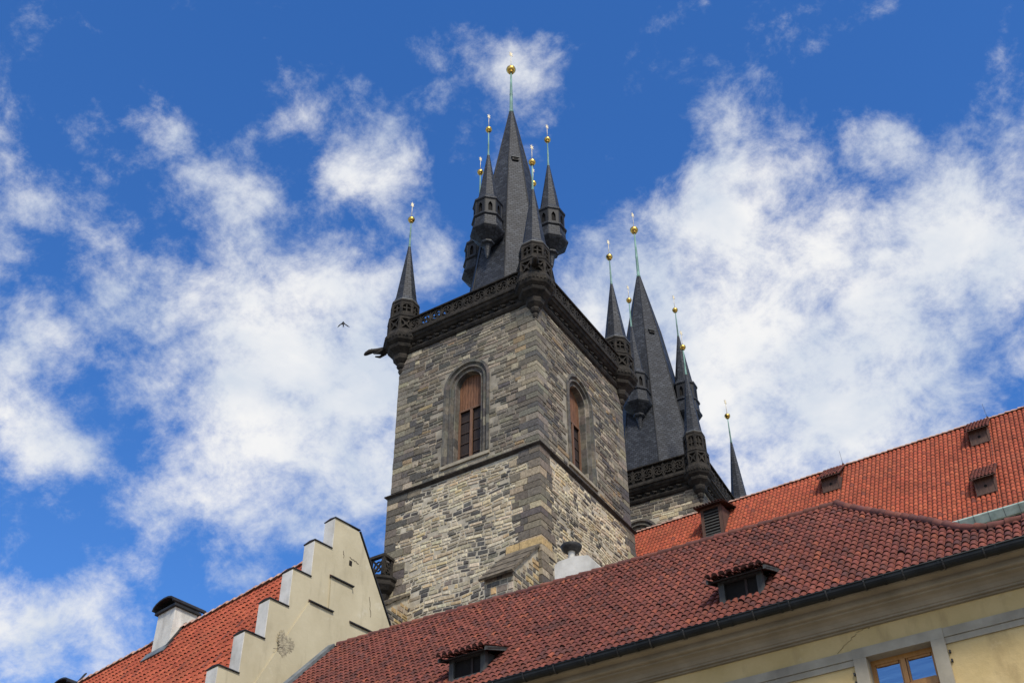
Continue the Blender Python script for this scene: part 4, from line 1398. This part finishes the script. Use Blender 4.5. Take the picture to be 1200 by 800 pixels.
def town_house():
    Q = lambda s, o, z: E0 + FU * s + FV * o + K * (z - 13.0)
    R = lambda s, d, h=0.0: E0 + FU * s + DD * d + NF * h
    SL, SR = 15.82, -9.0
    base = Q(3.5, 4.5, 0)
    root = thing('town_house', 'ochre plastered town house with a weathered dark red roof of barrel tiles and black gutter', 'house', base)
    WO = .72
    w = MB()
    D_ = 8.9
    wl, wr, zt, zb = .20, -.98, 11.90, 10.15
    # front wall with a real opening for the window
    Pw = lambda s, z: Q(s, WO, z)
    ztop = 12.75
    for (sa, sb, za, zb_) in ((SL, wl, 0, ztop), (wr, SR, 0, ztop), (wl, wr, 0, zb), (wl, wr, zt, ztop)):
        w.face([Pw(sa, za), Pw(sb, za), Pw(sb, zb_), Pw(sa, zb_)], 'plaster')
    w.face([Q(wl, WO, zb), Q(wl, WO, zt), Q(wl, WO + .3, zt), Q(wl, WO + .3, zb)], 'grey_trim')
    w.face([Q(wr, WO, zb), Q(wr, WO, zt), Q(wr, WO + .3, zt), Q(wr, WO + .3, zb)], 'grey_trim')
    w.face([Q(wl, WO, zt), Q(wr, WO, zt), Q(wr, WO + .3, zt), Q(wl, WO + .3, zt)], 'grey_trim')
    w.face([Q(wl, WO, zb), Q(wr, WO, zb), Q(wr, WO + .3, zb), Q(wl, WO + .3, zb)], 'grey_trim')
    # sides and back
    for s_ in (SL, SR):
        w.face([Q(s_, WO, 0), Q(s_, D_, 0), Q(s_, D_, 12.9), Q(s_, WO, 12.9)], 'plaster')
    w.face([Q(SL, D_, 0), Q(SR, D_, 0), Q(SR, D_, 12.9), Q(SL, D_, 12.9)], 'plaster')
    w.prism([Q(SL - .03, 1.2, 13.6), Q(SL - .03, D_ - .2, 13.6), Q(SL - .03, 4.55, 17.55)], -FU * .2, 'plaster')
    w.build('wall', root, base)
    c = MB()
    c.sweep([(-.03, -.02), (-.03, -.13), (-.06, -.17), (-.25, -.17), (-.25, -.265), (-.28, -.285), (-.36, -.285), (-.37, -.315), (-.46, -.335), (-.53, -.38), (-.575, -.44), (-.60, -.45), (-.60, -.485), (-.66, -.485), (-.66, -.515), (-.74, -.52), (-.74, -.02)],
            Q(SL, 0, 13.0), Q(SR, 0, 13.0), -FV, 'cornice')
    c.build('cornice', root, base)
    b = MB()
    for sa, sb in ((SL, .44), (-1.23, SR)):
        b.box(Q(sa, WO - .055, 11.92), FU * (sb - sa), FV * .06, K * .17, 'grey_trim')
        b.box(Q(sa, WO - .032, 11.80), FU * (sb - sa), FV * .037, K * .116, 'grey_trim')
    b.build('string_band', root, base)
    r3 = random.Random(8)
    for (a, b_, c_, d_) in ((.72, 12.13, .30, 12.44), (.30, 12.44, .02, 12.47)):
        ck = MB()
        prev = p = Q(a, WO - .004, b_)
        q = Q(c_, WO - .004, d_)
        for i in range(1, 10):
            nx = p + (q - p) * (i / 9) + K * r3.uniform(-.025, .025) + FU * r3.uniform(-.02, .02)
            ck.bar(prev, nx, r3.uniform(.006, .014), .005, -FV, 'stone', (.30, .23, .11))
            prev = nx
        ck.build('crack', root, base)
    f = MB()
    x0, x1, y1 = .44, -1.23, 12.095
    f.box(Q(x0, WO - .075, wt(zt)), FU * (x1 - x0), FV * .078, K * (y1 - wt(zt)), 'grey_trim')
    f.box(Q(x0, WO - .072, 9.9), FU * (wl + .004 - x0), FV * .075, K * (wt(zt) - 9.9), 'grey_trim')
    f.box(Q(wr - .004, WO - .072, 9.9), FU * (x1 - wr + .004), FV * .075, K * (wt(zt) - 9.9), 'grey_trim')
    f.box(Q(x0 + .1, WO - .13, 9.9), FU * (x1 - x0 - .2), FV * .135, K * (zb - 9.9), 'grey_trim')
    fo = f.build('window_surround', root, base)
    cs = MB()
    z0, z1, o = zb, zt, WO + .16
    ft = .05
    cs.box(Q(wl, o, z0), FU * -ft, FV * .08, K * (z1 - z0), 'casement')
    cs.box(Q(wr, o, z0), FU * ft, FV * .08, K * (z1 - z0), 'casement')
    cs.box(Q(wl - ft, o, z1 - .09), FU * (wr - wl + 2 * ft), FV * .08, K * .09, 'casement')
    cs.box(Q(wl - ft, o, z0), FU * (wr - wl + 2 * ft), FV * .08, K * .09, 'casement')
    ztr = 11.28
    cs.box(Q(wl - ft, o - .015, ztr - .06), FU * (wr - wl + 2 * ft), FV * .095, K * .12, 'casement')
    mid = (wl + wr) / 2
    for za, zb_ in ((z0 + .09, ztr - .06), (ztr + .06, z1 - .09)):
        cs.box(Q(mid + .04, o - .02, za), FU * -.08, FV * .1, K * (zb_ - za), 'casement')
        for a, bb in ((wl - ft, mid + .05), (mid - .05, wr + ft)):
            # inner sash bars
            cs.box(Q(a, o + .02, za), FU * -.028, FV * .05, K * (zb_ - za), 'casement')
            cs.box(Q(bb + .028, o + .02, za), FU * -.028, FV * .05, K * (zb_ - za), 'casement')
            cs.box(Q(a - .04, o + .02, za), FU * (bb - a + .08), FV * .05, K * .04, 'casement')
            cs.box(Q(a - .04, o + .02, zb_ - .04), FU * (bb - a + .08), FV * .05, K * .04, 'casement')
    co = cs.build('casement', fo, base)
    gl = MB()
    gl.box(Q(wl - ft, o + .05, z0 + .09), FU * (wr - wl + 2 * ft), FV * .01, K * (z1 - z0 - .18), 'glass')
    gl.build('window_pane', fo, base)
    for s_ in (.46, -1.25):
        for z in (11.45, 11.62, 10.6):
            hg = MB()
            hg.box(Q(s_, WO - .05, z), FU * (.03 if s_ > 0 else -.03), FV * .05, K * .05, 'iron')
            hg.build('shutter_hook', fo, base)

    # ---- roof
    r = MB()
    HIPS = [(16.5, 6.80), (15.86, 6.72), (13.95, 6.70), (.99, 5.80), (.5, 5.0), (-.77, 3.22), (-2.02, 1.36), (-2.49, .99), (-3.11, .97), (-9.2, 1.0)]

    def topd(s):
        for (a, da), (b_, db) in zip(HIPS[:-1], HIPS[1:]):
            if b_ <= s <= a:
                return da + (db - da) * (a - s) / (a - b_)
        return 0
    DM = [(2.37, .97), (8.8, .86)]

    def skip(s, t):
        ss, d = SL + (SR - SL) * s, t * 6.76
        for sc_, dc in DM:
            if abs(ss - sc_) < .42 and dc - .05 < d < dc + .75:
                return True
        return d > topd(ss)
    tile_roof(r, R(SL, 0, .02), R(SR, 0, .02), R(SL, 6.76, .02), R(SR, 6.76, .02), .152, .25, .040, .022, TILE_OLD, 'tile_old', 'tile_gap', True, skip=skip)
    # boarding under the tiles
    pts = [R(SL, 0, -.03), R(SR, 0, -.03)] + [R(s, d, -.03) for s, d in reversed(HIPS[1:-1])]
    pts[-1] = R(SL, 6.72, -.03)
    pts.insert(2, R(SR, 1.0, -.03))
    r.face(pts, 'tile_gap')
    # back slope and hip
    bk = lambda s, d: E0 + FU * s + FV * (2 * 6.75 * math.cos(TH) - d * math.cos(TH)) + K * d * math.sin(TH)
    r.face([bk(SL, 0), bk(-2.0, 0), bk(.99, 5.8), bk(SL, 6.72)], 'tile_old', (.2, .07, .05))
    r.face([R(.99, 5.8, -.02), bk(.99, 5.8), bk(.99, 6.5), R(SL, 6.75, 0), R(SL, 6.72, -.02)], 'tile_old', (.2, .07, .05))
    r.face([R(-2.02, 1.36, -.03), R(.99, 5.8, -.03), bk(.99, 5.8), bk(-2.0, 1.36)], 'tile_old', (.2, .07, .05))
    r.face([R(-2.02, 1.30, -.05), R(SR, .98, -.05), bk(SR, .98), bk(-2.02, 1.30)], 'gutter')
    ro = r.build('roof', root, base)
    rt = MB()
    pal = [((.15, .055, .041), 3), ((.12, .048, .039), 2), ((.20, .072, .048), 1)]
    M['ridge_old'] = M['tile_old']
    ridge_tiles(rt, [R(SL, 6.72, .05), R(13.95, 6.70, .05), R(.99, 5.80, .05)], .085, .38, 'ridge_old', pal, NF)
    ridge_tiles(rt, [R(.99, 5.80, .06), R(.5, 5.0, .06), R(-.77, 3.22, .06), R(-2.02, 1.36, .07), R(-2.49, .99, .07), R(-3.11, .97, .07), R(-9.0, 1.0, .07)], .082, .33, 'ridge_old', pal, NF)
    rt.build('ridge_tiles', ro, base)
    # black half round gutter with joint rings and brackets
    g_ = MB()
    prof = [(.10 * math.cos(math.pi + math.pi * k_ / 8), .10 * math.sin(math.pi + math.pi * k_ / 8)) for k_ in range(9)]
    prof = [(.10, .02)] + [(-x, y) for x, y in prof] + [(-.10, .02)]
    gp = [(.105 * math.cos(a), .115 * math.sin(a)) for a in [math.pi * q / 8 for q in range(8, 17)]]
    gp = [(-.105, .02)] + gp + [(.105, .02)]
    A, B = Q(SL, -.06, 12.93), Q(SR, -.06, 12.93)
    g_.sweep(gp, A, B, -FV, 'gutter')
    g_.tube([A - FV * .105 + K * .02, B - FV * .105 + K * .02], .018, 'gutter', 8)
    s = SL - .4
    while s > SR:
        p = Q(s, -.06, 12.93)
        g_.sweep([(x * 1.08, y * 1.08) for x, y in gp], p, p - FU * .04, -FV, 'gutter')
        s -= 1.0
    s = SL - .2
    while s > SR:
        p = Q(s, -.06, 12.93)
        br = [(.118, .03), (.118, -.02), (.085, -.09), (.03, -.128), (-.04, -.124), (-.10, -.08), (-.11, -.02), (-.098, -.02), (-.03, -.112), (.03, -.116), (.076, -.08), (.108, -.02), (.108, .03)]
        g_.sweep(br, p, p - FU * .025, -FV, 'iron')
        s -= .72
    g_.build('gutter', root, base)
    # lead flashing on the left verge
    fl = MB()
    fl.prism([R(SL + .02, -.1, -.1), R(SL + .24, -.1, -.1), R(SL + .24, -.1, .13), R(SL + .02, -.1, .13)], DD * 6.72, 'lead')
    fl.build('flashing', root, base)
    # two lidded dormers
    for sc_, dc in DM:
        f0 = R(sc_, dc, .03)
        d = MB()
        hw, h = .41, .50
        at = lambda a, b, c: f0 + FU * a + K * b + FV * c
        for sx in (-1, 1):
            d.box(at(sx * hw - .06, -.08, -.02), FU * .12, K * (h + .06), FV * .12, 'grey_wood')
            d.prism([at(sx * (hw - .03), -.05, .08), at(sx * (hw - .03), h, .08), at(sx * (hw - .03), h + .1, .72), at(sx * (hw - .03), h - .1, .6)], FU * .03 * sx, 'grey_wood')
        d.box(at(-hw, h - .09, -.03), FU * 2 * hw, K * .10, FV * .14, 'grey_wood')
        d.box(at(-hw, -.08, -.03), FU * 2 * hw, K * .07, FV * .14, 'grey_wood')
        d.box(at(-hw + .06, -.06, .05), FU * (2 * hw - .12), K * h, FV * .02, 'dark')
        d.box(at(-hw + .28, -.06, .02), FU * .05, K * h, FV * .03, 'slat_wood')
        do = d.build('dormer', root, base)
        t = MB()
        e0, e1 = at(hw + .22, h - .05, -.30), at(-hw - .22, h - .05, -.30)
        bk_ = FV * 1.05 + K * .40
        tile_roof(t, e0, e1, e0 + bk_, e1 + bk_, .152, .25, .045, .03, TILE_OLD, 'tile_old', 'tile_gap', True)
        t.prism([e0 - K * .05 + FV * .14, e1 - K * .05 + FV * .14, e1 + bk_ * .98 - K * .06, e0 + bk_ * .98 - K * .06], K * .03, 'slat_wood')
        t.box(e1 - K * .10 + FV * .06, bk_ * .9, FU * .04, K * .09, 'grey_wood')
        t.box(e0 - K * .10 + FV * .06, bk_ * .9, -FU * .04, K * .09, 'grey_wood')
        t.build('dormer_roof', do, base)
    # low white chimney lump behind the ridge, with a dish cowl
    ch = MB()
    cq = lambda s, o_, z: Q(s, o_, z)
    zb0 = 16.6
    ch.prism([cq(9.15, 5.25, zb0), cq(7.65, 5.25, zb0), cq(7.70, 5.25, 18.25), cq(8.10, 5.25, 18.80), cq(8.55, 5.25, 18.90), cq(9.02, 5.25, 18.88), cq(9.13, 5.25, 18.78)], FV * .95, 'white_plaster')
    cho = ch.build('chimney', root, base)
    cw = MB()
    cc = cq(8.78, 5.6, 0)
    cw.rings(cc, [(.13, 18.75), (.10, 18.95), (.09, 19.25), (.11, 19.28)], 14, 0, 'white_plaster', True)
    cw.rings(cc, [(.10, 19.28), (.17, 19.27), (.27, 19.36), (.30, 19.44), (.285, 19.46), (.20, 19.48), (.05, 19.50)], 18, 0, 'iron', True)
    cw.build('chimney_cowl', cho, base)


def wt(z):
    return z


town_house()

# ------------------------------------------------------------------ house with the stepped gable
GU, GV = frame(138.1)
G0 = Vector((-4.66995384, 34.18247404, 0))


def gabled_house():
    Q = lambda g_, t, z: G0 + GU * g_ + GV * t + K * z
    base = Q(10, -.83, 0)
    root = thing('gabled_house', 'pale plastered house with a stepped gable and an orange tiled roof', 'house', base)
    TW = .46
    ap = -.83
    sl = math.tan(math.radians(61.4))
    steps = []          # left side of the gable, top downwards: outer t, inner t, z of the tread
    t_in, z = -1.33, 22.70
    left = [(-1.33, 22.72)]
    tt, zz = -1.35, 21.59
    outline_left = []
    for i in range(12):
        outline_left.append((tt - .68 * i, zz - 1.265 * i))
    w = MB()
    # the gable is one slab per step so that every step keeps its own shoulder
    poly = [(-.33, 22.66), (-1.33, 22.72)]
    t_, z_ = -1.33, 22.72
    tops = []
    for i in range(11):
        zt_ = 21.585 - 1.265 * i
        t0, t1 = -1.345 - .68 * i, -2.03 - .68 * i
        poly += [(t0, zt_), (t1, zt_)]
        tops.append((t0, t1, zt_))
        t_ = t1
    poly += [(t_, 0)]
    right_z = 8.0
    rt_ = -.33 + (22.66 - right_z) / 1.735
    poly += [(rt_, 0), (rt_, right_z)]
    # front plane split: extrude the whole outline back by the wall's thickness
    w.prism([Q(0, a, b) for a, b in reversed(poly)], GU * TW, 'plaster_gable')
    # white-washed shoulders of the steps
    go = w.build('gable', root, base)
    sh = MB()
    shp = [(-1.33, 21.59, 22.72)] + [(t1, (tops[i + 1][2] if i + 1 < len(tops) else 0), zt_) for i, (t0, t1, zt_) in enumerate(tops)]
    for t1, za, zt_ in shp:
        sh.box(Q(-.004, t1 - .022, za + .02), GU * (TW + .006), GV * .02, K * (zt_ - za - .06), 'white_plaster')
    sh.build('step_side', go, base)
    cp = MB()
    for t0, t1, zt_ in [(-.30, -1.33, 22.70)] + tops:
        cp.box(Q(-.04, t1 - .035, zt_), GU * (TW + .08), GV * (t0 - t1 + .035), K * .03, 'cap_metal')
        cp.prism([Q(-.035, t1 - .03, zt_ + .03), Q(TW + .035, t1 - .03, zt_ + .03), Q(TW / 2, t1 - .03, zt_ + .07)], GV * (t0 - t1 + .03), 'tile_gap')
    # the raked right edge
    d = Vector(Q(0, rt_, right_z) - Q(0, -.33, 22.66))
    cp.box(Q(-.03, -.30, 22.68), GU * (TW + .06), d, GV * .04, 'cap_metal')
    cp.build('coping', go, base)
    # thicker lower part of the gable face with its own little ledges
    pl = MB()
    lay = [(-.44, 20.62), (-1.30, 20.62), (-1.27, 19.52), (-2.0, 19.5), (-2.55, 18.4), (-3.6, 16.3), (-3.6, 4), (2.6, 4), (2.6, 17.9), (1.35, 19.43), (-.42, 19.43)]
    pl.prism([Q(-.055, a, b) for a, b in lay], GU * .06, 'plaster_gable')
    pl.build('raised_plaster', go, base)
    for a, b, zt_ in ((-.42, -1.33, 20.62), (-1.12, -2.02, 19.50), (.46, -.45, 19.43)):
        ld = MB()
        ld.prism([Q(-.13, b, zt_ + .01), Q(.01, b, zt_ + .10), Q(.01, b, zt_ + .01)], GV * (a - b), 'tile_gap')
        ld.box(Q(-.125, b, zt_ - .02), GU * .12, GV * (a - b), K * .03, 'cap_metal')
        ld.build('ledge', go, base)
    ho = MB()
    ho.box(Q(-.012, -.62, 21.33), GU * .02, GV * .11, K * .17, 'dark')
    ho.build('vent_hole', go, base)
    # old damage: a spidery patch of exposed rubble with cracks
    dm = MB()
    r2 = random.Random(5)
    pts = []
    for i in range(64):
        a = 2 * math.pi * i / 64
        rr = .30 + .07 * math.sin(3 * a + 1) + r2.uniform(-.07, .07)
        pts.append(Q(-.062, -2.72 + rr * math.cos(a) * .85, 17.86 + rr * math.sin(a) * 1.15))
    dm.prism(pts, GU * .02, 'damage')
    dm.build('plaster_damage', go, base)
    for (a, b, c_, d_) in ((-3.1, 17.6, -2.8, 17.75), (.3, 20.6, .42, 19.95), (-.62, 21.62, -.25, 21.52), (-.9, 21.72, -.86, 21.5)):
        p, q = Q(-.062 if b < 18 else -.006, a, b), Q(-.062 if d_ < 18 else -.006, c_, d_)
        m_ = 7
        dm = MB()
        prev = p
        for i in range(1, m_ + 1):
            nx = p + (q - p) * (i / m_) + K * r2.uniform(-.03, .03) + GV * r2.uniform(-.02, .02)
            dm.bar(prev, nx, .014, .006, -GU, 'stone', (.13, .11, .085))
            prev = nx
        dm.build('crack', go, base)
    # body of the house
    b = MB()
    ze = 12.0
    LEN = 26.0
    te = ap - (22.05 - ze) / sl
    tr = ap + (22.05 - ze) / sl
    b.box(Q(TW, te + .4, 0), GU * LEN, GV * (tr - te - .8), K * (ze - .1), 'plaster_gable')
    b.build('wall', root, base)
    r = MB()
    zr = 22.03
    tile_roof(r, Q(TW + LEN, te, ze), Q(TW, te, ze), Q(TW + LEN, ap, zr - .12), Q(TW, ap, zr), .20, .36, .052, .028, TILE_NEW, 'tile_new', 'tile_gap', False)
    r.face([Q(TW + LEN, te, ze - .04), Q(TW, te, ze - .04), Q(TW, ap, zr - .05), Q(TW + LEN, ap, zr - .17)], 'tile_gap')
    r.face([Q(TW + LEN, tr, ze), Q(TW, tr, ze), Q(TW, ap, zr - .02), Q(TW + LEN, ap, zr - .14)], 'tile_new', (.4, .12, .06))
    r.face([Q(TW + LEN, te, ze), Q(TW + LEN, tr, ze), Q(TW + LEN, ap, zr - .14)], 'plaster_gable')
    ro = r.build('roof', root, base)
    rt = MB()
    ridge_tiles(rt, [Q(TW, ap, zr + .02), Q(TW + LEN, ap, zr - .10)], .13, .38, 'ridge_mortar', [((.4, .2, .14), 1)])
    rt.build('ridge_tiles', ro, base)
    # two white chimneys with black saddle caps near the ridge
    for g1, t0, t1, zt_, ln in ((8.36, -1.28, -.36, 22.70, 1.0), (14.75, -1.15, -.36, 21.75, 1.0)):
        c = MB()
        c.box(Q(g1, t0, 19.2), GU * ln, GV * (t1 - t0), K * (zt_ - 19.2), 'white_plaster')
        co = c.build('chimney', root, base)
        k_ = MB()
        k_.box(Q(g1 - .1, t0 - .1, zt_), GU * (ln + .2), GV * (t1 - t0 + .2), K * .09, 'cap_metal')
        hl = []
        for q in range(9):
            a = math.pi * q / 8
            hl.append((ln / 2 - (ln / 2 + .14) * math.cos(a), .14 + .30 * math.sin(a)))
        inner = [(ln / 2 - (ln / 2 + .10) * math.cos(math.pi * q / 8), .10 + .28 * math.sin(math.pi * q / 8)) for q in range(8, -1, -1)]
        k_.prism([Q(g1 + a, t0 - .22, zt_ + z2) for a, z2 in hl + inner], GV * (t1 - t0 + .5), 'cap_metal')
        for a in (0.05, ln - .12):
            for tt_ in (t0 + .03, t1 - .1):
                k_.box(Q(g1 + a, tt_, zt_ + .09), GU * .07, GV * .07, K * .16, 'cap_metal')
        k_.build('chimney_cap', co, base)
        fl = MB()
        dro = (GV * math.cos(math.radians(61.4)) + K * math.sin(math.radians(61.4)))
        nn = GU.cross(dro).normalized()
        if nn.z < 0:
            nn = -nn
        p0 = Q(g1, t0, zr - (ap - t0) * sl)
        fl.box(p0 - GU * .14 - dro * .1 + nn * .05, GU * .13, dro * 1.2, nn * .05, 'iron')
        fl.box(p0 - GU * .14 - dro * .38 + nn * .06, GU * (ln + .3), dro * .36, nn * .035, 'lead')
        fl.build('flashing', co, base)


gabled_house()


# ------------------------------------------------------------------ a dark bird in flight
def bird():
    c = Vector((-5.4, 29.9, 27.9))
    ax = Vector((-.12, .25, .95)).normalized()          # steep bank: the body points up and away
    rt = Vector((.9, .25, .25)).normalized()
    nn = ax.cross(rt).normalized()
    rt = nn.cross(ax)
    k_ = .62
    me = bpy.data.meshes.new('bird')
    J = [(0, 0, 0, .05), (0, .09, 0, .055), (0, .15, .01, .035), (0, .20, .02, .032), (0, .25, .015, .008),       # breast, neck, head, beak
         (0, -.10, 0, .042), (0, -.18, 0, .022), (-.025, -.30, 0, .016), (.025, -.30, 0, .016),                    # belly, rump, tail
         (.08, .06, .05, .022), (.21, .09, .15, .017), (.36, .05, .22, .008), (.15, .02, .09, .012), (.26, .01, .16, .010),   # right wing
         (-.08, .06, .05, .022), (-.19, .09, .17, .017), (-.27, .02, .29, .008), (-.13, .02, .10, .012), (-.21, 0, .20, .010)]
    E = [(0, 1), (1, 2), (2, 3), (3, 4), (0, 5), (5, 6), (6, 7), (6, 8), (1, 9), (9, 10), (10, 11), (9, 12), (10, 13), (1, 14), (14, 15), (15, 16), (14, 17), (15, 18)]
    me.from_pydata([tuple((rt * a + ax * b + nn * d) * k_) for a, b, d, _ in J], E, [])
    ob = bpy.data.objects.new('bird', me)
    COL.objects.link(ob)
    ob.location = c
    md = ob.modifiers.new('skin', 'SKIN')
    for i, (_, _, _, r) in enumerate(J):
        sv = me.skin_vertices[0].data[i]
        f = 2.2 if i in (12, 13, 17, 18, 10, 15) else 1.0
        sv.radius = (r * k_ * f, r * k_)
    me.skin_vertices[0].data[0].use_root = True
    ss = ob.modifiers.new('sub', 'SUBSURF')
    ss.levels = ss.render_levels = 2
    me.materials.append(M['feather'])
    ob['label'] = 'small dark bird in flight against the cloud left of the tower'
    ob['category'] = 'bird'


bird()
